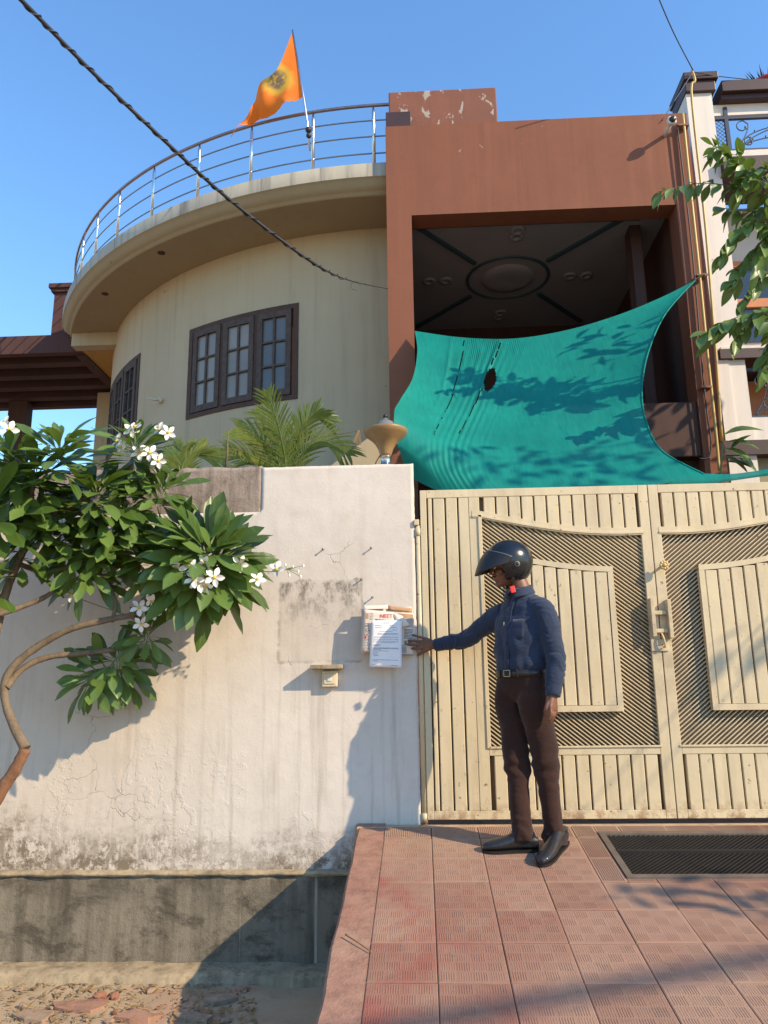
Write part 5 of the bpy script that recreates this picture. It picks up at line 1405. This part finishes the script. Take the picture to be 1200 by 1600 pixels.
# trunk and the part of the crown outside the picture
cr = P(1240, 400, RY)
tb = Vector((cr.x+1.5, .55, -.06))
mb = MB(); mb.tube(bez([tb, tb+Vector((.05, 0, 1.2)), Vector((cr.x+1.3, .5, 2.4)), Vector((cr.x+.9, .45, 3.4))], 20), [.09-.05*i/20 for i in range(21)], 10); mb.build('trunk', MAT['bark'], rt)
for u, v in ((1240, 335), (1240, 390), (1240, 430), (1240, 520), (1240, 560), (1240, 300)):
    e = P(u, v, RY); s0 = Vector((cr.x+1.1, .46, 3.0+.1*random.random())); MB().tube(bez([s0, (s0+e)/2+Vector((0, 0, .12)), e], 10), [.02-.0012*i for i in range(11)], 6).build('branch', MAT['bark'], rt)
mb = MB(); base = [(v.co.copy()) for v in LR[0].vertices]; pf = [tuple(f.vertices) for f in LR[0].polygons]
cents = []
for u_, v_, y_, t_ in ((880, 700, .5, 1.25), (720, 720, .4, 1.6), (950, 690, .5, 1.0), (830, 735, .3, 1.45), (930, 735, .35, 1.2), (1185, 1000, 0, 1.3)):  # unseen leaf clumps set towards the sun to cast leaf shadows
    cents.append(P(u_, v_, y_)+Vector((1.72, -1, 1.20))*(t_+1.3))
for u_, v_ in ((1060, 1395), (1170, 1395)): cents.append(PR(u_, v_)+Vector((1.72, -1, 1.20))*2.4)
cents += [Vector((cr.x+random.uniform(.5, 2.3), random.uniform(.1, 1.2), random.uniform(3.6, 5.2))) for _ in range(14)]
for c in cents:
    for k in range(17):
        p = c+Vector((random.gauss(0, .20), random.gauss(0, .12), random.gauss(0, .055))); d = Vector((random.gauss(0, 1), random.gauss(0, 1), random.gauss(-.5, .6)))
        M3 = orient(d, (random.gauss(0, .3), random.gauss(0, .3), 1)); mb.add([p+M3 @ v for v in base], pf, True)
stuff(mb.build('foliage', MAT['leafr'], rt, fix=False))
for c in cents:
    s0 = Vector((cr.x+1.2, .5, 3.0)); MB().tube(bez([s0, (s0+c)/2+Vector((0, 0, .1)), c], 8), [.009-.0008*i_ for i_ in range(9)], 6).build('branch', MAT['bark'], rt)
# small plant by the portico pillar
sp = empty('money_plant', label='broad leaved young plant at the foot of the yellow pipes', cat='plant')
for k, (u, v, dx, dz, s) in enumerate(((1130, 680, .8, .25, 1.5), (1135, 690, 1, -.1, 1.3), (1130, 700, .6, -.3, 1.3), (1128, 712, .9, -.5, 1.2), (1140, 705, .3, .4, 1.0), (1132, 722, .9, -.1, 1.2), (1150, 715, .8, -.5, 1.0))):
    me_ = leaf_mesh('leaf', .2, .055, .3, .3, 7, peak=.45); me_.materials.append(MAT['leafr'])
    put(me_, 'leaf', P(u, v, 1.2), orient((dx, -.3, dz), (0, -.6, 1)), s, sp)
MB().tube(bez([P(1128, 800, 1.25), P(1126, 740, 1.2), P(1130, 690, 1.2)], 8), .008, 6).build('stem', MAT['stalk'], sp)

# ------------------------------------------------------------------ rubble on the verge
def rubble(n, boxs, mat, name, lab, sz, grp):
    for i in range(n):
        u, v = random.uniform(boxs[0], boxs[1]), random.uniform(boxs[2], boxs[3]); d = P(u, v, 0)-CAM; p = CAM+d*((-.84-CAM.z)/d.z); s = random.uniform(*sz)
        mb = MB(); mb.ball((0, 0, 0), (s, s*random.uniform(.6, 1), s*random.uniform(.35, .6)), 6); me_ = mb.mesh(name)
        for v_ in me_.vertices: v_.co *= 1+1.1*nz(v_.co*(1/s)*.8+Vector((i*3.1, 0, 0)))
        for f in me_.polygons: f.use_smooth = False
        o = link(name, me_, MAT[mat]); o.location = p+Vector((0, 0, s*.15)); o.rotation_euler = (0, 0, random.uniform(0, 6)); tag(o, lab, 'stone' if 'brick' not in name else 'brick piece', grp)
rubble(26, (10, 370, 1535, 1600), 'stone', 'stone', 'small grey brown stone lying on the dusty verge', (.008, .026), 'stones on the verge')
rubble(4, (20, 250, 1545, 1600), 'brickm', 'brick_fragment', 'small broken red brick fragment on the dusty verge', (.014, .035), 'brick fragments on the verge')
d = P(342, 1532, 0)-CAM; p = CAM+d*((-.83-CAM.z)/d.z)
mb = MB(); mb.ball(p, (.03, .03, .018), 6); tag(mb.build('pebble', MAT['ledge']), 'pale pebble lying at the tip of the ramp shadow', 'pebble')
for k, (u, v, sz, mt) in enumerate(((120, 1574, .15, 'screed'), (215, 1590, .12, 'screed'), (348, 1564, .10, 'stone'), (50, 1592, .12, 'stone'), (300, 1592, .10, 'stone'))):
    d = P(u, v, 0)-CAM; p = CAM+d*((-.84-CAM.z)/d.z); n = 7; a0 = k*1.3; pl_ = []
    for i in range(n):
        a = 2*pi*i/n; r_ = sz*(.8+.7*nz((k*5.1, i*1.7, 0))); pl_.append((p.x+r_*cos(a)*1.3, p.y+r_*sin(a)*.7))
    th = .022+.008*k % .02; mb = MB(); mb.add([(x_, y_, -.86) for x_, y_ in pl_]+[(x_*.98+p.x*.02, y_*.98+p.y*.02, -.84+th*.55+.006*nz((x_, y_, 0), 20)) for x_, y_ in pl_]+[(p.x, p.y, -.84+th*.7)], [(i, (i+1) % n, n+(i+1) % n, n+i) for i in range(n)]+[(n+i, n+(i+1) % n, 2*n) for i in range(n)])
    tag(mb.build('paving_fragment', MAT[mt]), ('largest pinkish broken paving slab lying flat on the verge', 'pinkish broken slab at the bottom of the verge near its middle', 'grey brown broken slab beside the ramp shadow tip', 'grey brown broken slab in the bottom left corner of the verge', 'grey brown broken slab at the very bottom beside the shadow')[k], 'broken slab', 'broken slabs on the verge')
stuff_mb = MB()
for i in range(900):
    u, v = random.uniform(0, 400), random.uniform(1522, 1600); d = P(u, v, 0)-CAM; p = CAM+d*((-.838-CAM.z)/d.z); a = random.uniform(0, 6); s = random.uniform(.004, .014); e1 = Vector((cos(a), sin(a), random.uniform(-.2, .4)))*s*2; e2 = Vector((-sin(a), cos(a), random.uniform(-.2, .4)))*s*.6
    p.z += .006; stuff_mb.add([p-e1, p+e2, p+e1, p-e2], [(0, 1, 2, 3)])
o = stuff(stuff_mb.build('leaf_litter', MAT['dryleaf'], fix=False)); o['label'] = 'dry leaf litter scattered on the verge'
# ------------------------------------------------------------------ the person
def ringchain(pts, rad, side, n=20):
    """pts: centres, rad: (a, b) per point, a along side"""
    pts = [Vector(p) for p in pts]; out_ = []; k = len(pts); side = Vector(side).normalized()
    for i, p in enumerate(pts):
        t = (pts[min(i+1, k-1)]-pts[max(i-1, 0)]).normalized(); s = (side-t*side.dot(t)).normalized(); f = t.cross(s)
        a, b = rad[i] if isinstance(rad[i], (tuple, list)) else (rad[i], rad[i]); out_.append((p, s*a, f*b))
    return out_
def dense(pts, rad, m):
    pts = [Vector(p) for p in pts]; rad = [(r, r) if not isinstance(r, (tuple, list)) else r for r in rad]
    pp = bez(pts, m); rr_ = bez([(a, b, 0) for a, b in rad], m); return pp, [(max(.002, q.x), max(.002, q.y)) for q in rr_]
def limb_loft(mb, pts, rad, side=(0, 0, 1), m=24, n=20):
    pp, rr_ = dense(pts, rad, m); mb.loft(ringchain(pp, rr_, side), n)
FW = Vector((-.72, -.69, 0)).normalized()      # chest direction
RT = Vector((-.69, .72, 0)).normalized()       # towards his right hand
UPV = Vector((0, 0, 1))
gz = lambda p: SL*p.y
PEL = P(815, 1052, -.46)
RFH, RFT = PR(838, 1329), PR(757, 1331)        # right shoe: heel, toe
LFH, LFT = PR(882, 1318), PR(846, 1354)        # left shoe
RH_, LH_ = PEL+RT*.088+UPV*-.07, PEL-RT*.085+UPV*-.07
def fixz(u, v, y): return P(u, v, y)
RA = Vector((RFH.x, RFH.y, gz(RFH)))+(RFT-RFH).normalized()*.045; RA = P(817, 1287, RA.y)
LA = P(868, 1290, LFH.y-.05)
RK, LK = P(808, 1200, (RH_.y+RA.y)/2-.02), P(854, 1200, (LH_.y+LA.y)/2-.03)
RSH, LSH = P(778, 962, -.345), P(850, 950, -.585)
REL, RWR = P(731, 998, -.195), P(681, 1008, -.085)
LEL, LWR = P(869, 1030, -.625), P(864, 1086, -.665)
NECK = P(814, 925, -.45); CHEST = P(816, 985, -.46)
HEADC = P(793, 884, -.45)
HF = Vector((-.98, -.08, -.20)).normalized()   # face direction
HR = HF.cross(UPV).normalized(); HU = HR.cross(HF).normalized()
def hp(f, r, u): return HEADC+HF*f+HR*r+HU*u
# --- body: one surface (head, neck, trunk, arms, hands, legs)
mb = MB()
def trunk(mb, grow):
    secs = [(1062, .150, .105), (1035, .150, .105), (1000, .158, .108), (970, .172, .112), (950, .172, .098), (938, .13, .075), (928, .075, .062)]
    pts = [P(815+.04*(1062-v)*0, v, -.46) for v, a, b in secs]; mb.loft(ringchain([p for p in pts], [(a+grow, b+grow) for v, a, b in secs], RT), 28)
trunk(mb, -.012)
limb_loft(mb, [P(818, 940, -.455), P(812, 915, -.45), P(801, 896, -.447)], [.058, .054, .056], RT, 8)
mb.ball(hp(.0, 0, .03), (.098, .078, .105), 14, Matrix((HF, HR, HU)).transposed())          # skull
mb.ball(hp(.025, 0, -.045), (.068, .060, .075), 12, Matrix((HF, HR, HU)).transposed())      # jaw
mb.ball(hp(.078, 0, -.098), (.022, .026, .02), 8)                                            # chin
mb.loft(ringchain([hp(.085, 0, .02), hp(.100, 0, -.005), hp(.112, 0, -.026), hp(.098, 0, -.036)], [(.009, .008), (.011, .011), (.016, .012), (.012, .006)], HR), 10)   # nose
mb.ball(hp(.088, 0, -.058), (.014, .026, .009), 8, Matrix((HF, HR, HU)).transposed()); mb.ball(hp(.086, 0, -.072), (.014, .023, .010), 8, Matrix((HF, HR, HU)).transposed())
mb.ball(hp(.082, 0, .028), (.015, .055, .012), 8, Matrix((HF, HR, HU)).transposed())         # brow
for s in (-1, 1): mb.ball(hp(-.005, .076*s, -.01), (.018, .010, .030), 8, Matrix((HF, HR, HU)).transposed()); mb.ball(hp(.06, .035*s, -.03), (.03, .03, .03), 8)
# arms
limb_loft(mb, [RSH, (RSH+REL)/2, REL, (REL+RWR)/2, RWR], [.046, .043, .037, .034, (.024, .030)], UPV, 20, 16)
limb_loft(mb, [LSH, (LSH+LEL)/2, LEL, (LEL+LWR)/2, LWR], [.046, .043, .038, .035, (.024, .030)], FW, 20, 16)
for h_, k_, a_ in ((RH_, RK, RA), (LH_, LK, LA)): limb_loft(mb, [h_+UPV*.04, (h_+k_)/2, k_, (k_*.6+a_*.4), a_], [.072, .066, .048, .046, .034], RT, 20, 16)
def hand(mb, wrist, knuckles, tips, thumb_base, thumb_mid, thumb_tip, normal, bend):
    """knuckles / tips: four points; normal: back of the hand"""
    km = sum(knuckles, Vector())/4; ax = (km-wrist).normalized(); sd_ = (knuckles[0]-knuckles[3]).normalized(); hw = (knuckles[0]-knuckles[3]).length/2
    mb.loft(ringchain([wrist-ax*.02, wrist, wrist+(km-wrist)*.4, wrist+(km-wrist)*.8, km+ax*.004], [(.026, .020), (.027, .019), (hw*.95+.006, .017), (hw+.009, .0145), (hw+.006, .010)], sd_), 16)
    rs = (.0088, .0092, .0088, .0078)
    for kx, tx, r in zip(knuckles, tips, rs):
        m1 = kx+(tx-kx)*.42+normal*bend; m2 = kx+(tx-kx)*.74+normal*bend*.75
        mb.loft(ringchain(bez([kx-ax*.022, kx, m1, m2, tx], 14), [r*1.05]*4+[r]*4+[r*.94]*4+[r*.88, r*.78, r*.35], sd_), 10)
    mb.loft(ringchain(bez([thumb_base, thumb_mid, thumb_tip], 10), [.013, .0135, .013, .012, .0115, .011, .0108, .0105, .010, .0085, .004], normal), 10)
# right hand spread against the pillar edge
kn = [P(662.5, 1013, -.048), P(660.5, 1008.5, -.043), P(660.5, 1002.5, -.042), P(663, 997, -.048)]
tp = [P(640.5, 1013.5, -.030), P(635.5, 1006.5, -.050), P(636.5, 1000.5, -.052), P(642.5, 991.5, -.032)]
hand(mb, RWR+Vector((-.01, .005, 0)), kn, tp, P(672, 1013, -.065), P(662, 1018, -.045), P(651.5, 1024, -.03), Vector((0, -1, 0)), .010)
# left hand hanging, fingers lightly curled
dn = (P(866, 1128, -.68)-LWR).normalized(); bk = Vector((.75, -.65, 0)).normalized(); sdn = dn.cross(bk).normalized()
if sdn.dot(FW) < 0: sdn = -sdn
kc_ = LWR+dn*.082
knl = [kc_+sdn*.031-dn*.004, kc_+sdn*.011, kc_-sdn*.009-dn*.002, kc_-sdn*.029-dn*.010]
tpl = [k_+dn*l_-bk*c_ for k_, l_, c_ in zip(knl, (.062, .070, .064, .050), (.028, .032, .034, .032))]
hand(mb, LWR, knl, tpl, LWR+dn*.025+sdn*.018-bk*.006, LWR+dn*.060+sdn*.040-bk*.018, LWR+dn*.096+sdn*.034-bk*.028, bk, .012)
bme = remesh(mb, .0036, 3)
person = link('person', bme, MAT['skin']); tag(person, 'person in black helmet and navy shirt reaching to the paper on the pillar', 'person')
for s in (-1, 1):
    mb = MB(); mb.ball(hp(.083, .030*s, .006), .0115, 8); mb.build('eye', MAT['eyew'], person); 
mb = MB(); mb.loft(ringchain([hp(.098, -.02, -.049), hp(.104, 0, -.046), hp(.098, .02, -.049)], [(.004, .003), (.006, .004), (.004, .003)], HU), 8); mb.build('moustache', MAT['dark'], person)

# --- shirt
mb = MB()
secs = [(1056, .150, .110), (1050, .162, .120), (1040, .172, .130), (1020, .172, .130), (995, .174, .128), (970, .183, .124), (952, .178, .106), (940, .140, .084), (930, .085, .072), (924, .072, .066)]
off = {970: .008, 952: .004}
mb.loft(ringchain([P(815, v, -.46)-FW*(.012 if v < 975 else 0) for v, a, b in secs], [(a, b) for v, a, b in secs], RT), 36)
limb_loft(mb, [RSH-RT*.08, RSH-RT*.01, RSH+(REL-RSH)*.5, REL, (REL+RWR)/2, RWR+(REL-RWR)*.18, RWR+(REL-RWR)*.02], [.062, .068, .060, .053, .048, .043, .038], UPV, 26, 20)
limb_loft(mb, [LSH+RT*.07+UPV*.012, LSH+RT*.012+UPV*-.004, LSH+(LEL-LSH)*.25-RT*.006, LSH+(LEL-LSH)*.6, LEL, (LEL+LWR)/2, LWR+(LEL-LWR)*.2, LWR], [.062, .064, .063, .060, .056, .052, .046, .038], FW, 26, 20)
sme = remesh(mb, .0065, 14)
lax = (LWR-LSH).normalized(); rax = (RWR-RSH).normalized()
def seg(p, a, b):
    t = max(0, min(1, (p-a).dot(b-a)/(b-a).length_squared)); return (p-a-(b-a)*t).length, t
def shirt_fold(p, n):
    dl = min(seg(p, LSH, LEL)[0], seg(p, LEL, LWR)[0]); dr = min(seg(p, RSH, REL)[0], seg(p, REL, RWR)[0])
    v = 0
    if dl < .085:
        tl_ = (p-LSH).dot(lax); near = .5+max(0, 1-abs((p-LEL).length)/.16)+.8*max(0, 1-(p-LWR).length/.12)
        v += .0095*near*noise.noise(Vector((p.x*9, p.y*9, tl_*34+3*noise.noise(p*12))))
    elif dr < .085:
        tl_ = (p-RSH).dot(rax); near = .6+max(0, 1-(p-REL).length/.16)
        v += .009*near*noise.noise(Vector((p.z*16, p.y*6, tl_*30+3*noise.noise(p*11))))
    else:
        # folds pulled from the right armpit to the left hip, and blousing over the belt
        q = (p-PEL); a = q.dot(RT); h = q.z
        v += .013*noise.noise(Vector((a*7+h*9, q.dot(FW)*5, h*9-a*6)))+.007*noise.noise(Vector((a*20, q.dot(FW)*14, h*12)))
        v += .010*max(0, 1-h/.10)*noise.noise(Vector((a*24, q.dot(FW)*24, h*9)))
    return v
displace(sme, shirt_fold)
shirt = link('shirt', sme, MAT['shirt'], person)
# cuffs, collar, placket
mb = MB(); ax = (RWR-REL).normalized(); limb_loft(mb, [RWR-ax*.062, RWR-ax*.058, RWR-ax*.004, RWR+ax*.002], [.0385, .042, .0405, .036], UPV, 8, 24); mb.build('cuff', MAT['shirt'], shirt)
ax = (LWR-LEL).normalized(); mb = MB(); limb_loft(mb, [LWR-ax*.062, LWR-ax*.058, LWR-ax*.002, LWR+ax*.006], [.0405, .044, .0425, .037], FW, 8, 24); mb.build('cuff', MAT['shirt'], shirt)
mb = MB()
for s in (1, -1):
    def cf(a, b):
        th = a*pi*.93; r = .067+.020*b; c0 = P(812, 923, -.455); d = (-FW*cos(th)+RT*s*sin(th))
        h = .018*(1-a)+.004-.038*b*(1+.5*a)+.02*(1-a)
        return c0+d*r*(1.0+.1*a)+UPV*h
    mb.grid(cf, 18, 5)
mb.build('collar', MAT['shirt'], shirt, solid=.004, fix=False)
def front(h, w_, off=.004):     # a point on the chest front
    v = 1052-h; best = None
    for (v0, a0, b0), (v1, a1, b1) in zip(secs, secs[1:]):
        if v1 <= v <= v0: f = (v0-v)/(v0-v1); best = b0+(b1-b0)*f, a0+(a1-a0)*f
    b, a = best if best else (.1, .17); q = math.asin(max(-1, min(1, w_/a)))
    return P(815, v, -.46)-FW*(.012 if v < 975 else 0)+FW*(b*cos(q)+off)+RT*w_
mb = MB(); mb.grid(lambda a, b: front(4+112*b, -.014+.028*a, .005+.002*nz((b*9, 0, 1))), 3, 24); mb.build('placket', MAT['shirt'], shirt, solid=.002, fix=False)
for h in (20, 46, 70, 94): 
    mb = MB(); mb.ball(front(h, 0, .009), .0048, 5); mb.build('button', MAT['dark'], shirt)
mb = MB(); mb.grid(lambda a, b: front(52+30*b, -.105+.075*a, .005), 5, 5); mb.build('pocket', MAT['shirt'], shirt, solid=.002, fix=False)
mb = MB(); q = front(79, .03, .012); mb.tube([q, q-UPV*.045], .004, 6); mb.build('pen_clip', MAT['brass'], shirt)

# --- trousers
mb = MB()
mb.loft(ringchain([P(815, v, -.46) for v in (1049, 1053, 1066, 1082, 1096)], [(.150, .108), (.157, .114), (.158, .114), (.148, .102), (.11, .07)], RT), 30)
RHEM, LHEM = P(817, 1314, RA.y-.005), P(868, 1318, LA.y-.014)
limb_loft(mb, [RH_+UPV*.05, RH_-UPV*.08, (RH_*.45+RK*.55), RK, RK*.55+RHEM*.45, RHEM*.8+RK*.2, RHEM], [(.076, .092), (.084, .105), (.077, .092), (.065, .072), (.058, .063), (.058, .062), (.064, .074)], RT, 30, 22)
limb_loft(mb, [LH_+UPV*.05, LH_-UPV*.08, (LH_*.45+LK*.55), LK, LK*.55+LHEM*.45, LHEM*.8+LK*.2, LHEM], [(.076, .092), (.085, .105), (.079, .094), (.066, .074), (.058, .063), (.055, .060), (.060, .070)], RT, 30, 22)
tme_ = remesh(mb, .0065, 26)
def tr_fold(p, n):
    v = 0
    for k_, hem in ((RK, RHEM), (LK, LHEM)):
        d1 = (p-k_).length; d2 = (p-hem).length
        if d1 < .17: v += .013*(1-d1/.17)*noise.noise(Vector((p.x*7+p.z*12, p.y*8, p.z*20)))*1.6
        if d2 < .20: v += .012*(1-d2/.2)*noise.noise(Vector((p.x*7+p.z*8, p.y*8, p.z*24+2*noise.noise(p*12))))*1.7
    q = p-PEL; v += .010*noise.noise(Vector((q.dot(RT)*10+q.z*5, q.dot(FW)*9, q.z*5)))
    dh = (p-(PEL-UPV*.1)).length
    if dh < .2: v += .010*(1-dh/.2)*noise.noise(Vector((q.dot(RT)*8+q.z*18, q.dot(FW)*8, q.z*18-abs(q.dot(RT))*14)))*1.5
    return v
displace(tme_, tr_fold)
trs = link('trousers', tme_, MAT['trousers'], person)
# belt
mb = MB(); c0, c1 = P(815, 1057, -.46), P(815, 1047.5, -.46)
def beltf(a, b):
    q = 2*pi*a; return c0*(1-b)+c1*b+RT*cos(q)*.163+FW*sin(q)*.121
mb.grid(beltf, 48, 1); belt = mb.build('belt', MAT['beltm'], person, solid=.004)
bc = (c0+c1)/2+FW*.127
mb = MB()
for a, b, c, d in ((-.024, -.019, -.019, .019), (.019, .024, -.019, .019), (-.019, .019, -.019, -.0145), (-.019, .019, .0145, .019)):
    vs = []
    for e in (0, .005):
        for x_, z_ in ((a, c), (b, c), (b, d), (a, d)): vs.append(bc+RT*x_+UPV*z_+FW*e)
    mb.add(vs, [(0, 1, 2, 3), (4, 5, 6, 7), (0, 1, 5, 4), (1, 2, 6, 5), (2, 3, 7, 6), (3, 0, 4, 7)])
mb.build('buckle', MAT['chrome'], belt)
for q in (.35, 1.2, 1.95, 2.8, -.4, -1.2):
    c = (c0+c1)/2+RT*cos(q)*.167+FW*sin(q)*.125; mb = MB(); mb.tube([c+UPV*.022, c-UPV*.022], .0045, 6); mb.build('belt_loop', MAT['trousers'], belt)
# --- shoes
def shoe(heel, toe, ank):
    ax = (toe-heel); L = ax.length; ax.normalize(); up_ = Vector((0, -SL, 1)).normalized(); sd_ = ax.cross(up_).normalized(); up_ = sd_.cross(ax)
    prof = [(-.012, .024, .030, .030), (.02, .034, .040, .045), (.06, .037, .052, .053), (.11, .036, .050, .046), (.16, .040, .037, .037), (.21, .045, .030, .030), (.25, .043, .026, .024), (.28, .034, .021, .019), (.298, .016, .014, .012)]
    mb = MB(); rings = []
    for t, w_, h, _ in prof:
        c = heel+ax*(t*L/.29)+up_*(.012+h); rings.append((c, sd_*w_, up_*h))
    mb.loft(rings, 20)
    c = heel+ax*.05; mb.loft(ringchain([c+up_*.03, c+up_*.07, c+up_*.105], [(.036, .048), (.036, .046), (.037, .044)], sd_), 18)
    me_ = remesh(mb, .004, 3); s_ = link('shoe', me_, MAT['leather'], person)
    mb = MB(); n = 40; ol = []
    for i in range(n):
        t = i/n*2*pi; f = (1-cos(t))/2; ln = -.016+.318*f; k_ = 0
        for (t0, w0, _, _), (t1, w1, _, _) in zip(prof, prof[1:]):
            if t0 <= ln <= t1: k_ = w0+(w1-w0)*(ln-t0)/(t1-t0)
        if ln > .298: k_ = .010
        if ln < -.012: k_ = .016
        ol.append(heel+ax*(ln*L/.29)+sd_*(1 if t < pi else -1)*(k_+.0015))
    mb.add([p+up_*.002 for p in ol]+[p+up_*.014 for p in ol], [tuple(range(n))[::-1], tuple(range(n, 2*n))]+[(i, (i+1) % n, n+(i+1) % n, n+i) for i in range(n)])
    mb.build('sole', MAT['dark'], s_)
    mb = MB(); c = heel+ax*.04; mb.grid(lambda a, b: heel+ax*(-.016+.075*a)+sd_*((b-.5)*.078)+up_*.001, 3, 3)
shoe(RFH, RFT, RA); shoe(LFH, LFT, LA)
# --- helmet
hel = link('helmet', bpy.data.meshes.new('helmet'), None, person)
HM = Matrix((HF, HR, HU)).transposed()
HO = HEADC+HU*.024-HF*.008
def shell(th, ph, g=0):
    d = Vector((sin(th)*cos(ph), sin(th)*sin(ph), cos(th)))
    rx = .142 if d.x > 0 else .150; return HO+HM @ Vector((d.x*(rx+g), d.y*(.128+g), d.z*(.132+g) if d.z > 0 else d.z*(.150+g)))
mb = MB(); NT, NP = 44, 72
for i in range(NT):
    for j in range(NP):
        th0, th1 = pi*i/NT, pi*(i+1)/NT; p0, p1 = 2*pi*j/NP, 2*pi*(j+1)/NP; tm, pm = (th0+th1)/2, (p0+p1)/2
        d = Vector((sin(tm)*cos(pm), sin(tm)*sin(pm), cos(tm)))
        f_, u_ = d.x*.142, d.z*(.132 if d.z > 0 else .150)
        lim = -.118 + .016*cos(pm)
        if u_ < lim: continue
        if u_ < .035 and f_ > .034+.18*max(0, -u_-.03)*0 and d.x > .40: continue
        mb.add([shell(th0, p0), shell(th1, p0), shell(th1, p1), shell(th0, p1)], [(0, 1, 2, 3)], True)
sh = mb.build('shell', MAT['helmet'], hel); m_ = sh.modifiers.new('thick', 'SOLIDIFY'); m_.thickness = .022; m_.offset = -1
for f in sh.data.polygons: f.use_smooth = True
mb = MB()
def vis(a, b):
    q = (a-.5)*pi*1.02; s = cos(q)
    zt_ = .008+.080*max(0, s)**.8; k_ = sqrt(1-(zt_/.134)**2); top = HO+HM @ Vector((.146*cos(q)*k_+.002, .133*sin(q)*k_, zt_)); tip = HO+HM @ Vector((.025+.188*max(0, s)**.75, .136*sin(q)*(.96), -.024-.018*max(0, s)))
    p = top*(1-b)+tip*b; p += (HM @ Vector((.35, 0, 1)))*.013*sin(pi*b)*max(0, s); return p
mb.grid(vis, 40, 12); mb.build('visor', MAT['visorm'], hel, solid=.005, fix=False)
mb = MB(); mb.tube([vis(i/40, 0) for i in range(41)], .0032, 6); mb.build('trim_line', MAT['whitebox'] if False else MAT['lampgrey'], hel)
for s in (-1, 1):
    mb = MB(); mb.lathe([(0, .006), (.012, .006), (.016, .003), (.017, 0)], HO+HM @ Vector((-.022, .127*s, -.038)), 16, M=HM @ Matrix.Rotation(-s*pi/2, 3, 'X')); mb.build('rivet', MAT['lampgrey'], hel)
    mb = MB(); mb.lathe([(0, .009), (.010, .009), (.011, 0)], HO+HM @ Vector((-.022, .128*s, -.038)), 14, M=HM @ Matrix.Rotation(-s*pi/2, 3, 'X')); mb.build('rivet_centre', MAT['blackplastic'], hel)
    pts = bez([hp(-.005, s*.098, -.06), hp(.012, s*.075, -.105), hp(.03, s*.035, -.135), hp(.035, 0, -.140)], 12); mb = MB()
    mb.loft([(p, Vector(HF)*.010, Vector(HU)*.003) for p in pts], 8); mb.build('strap', MAT['beltm'], hel)
c = P(801, 921, -.555)
mb = MB(); M4 = Matrix.Translation(c) @ HM.to_4x4(); mb.box(-.014, .014, -.008, .008, -.020, .020, M4); mb.build('strap_buckle', MAT['redbuckle'], hel, bevel=.004)
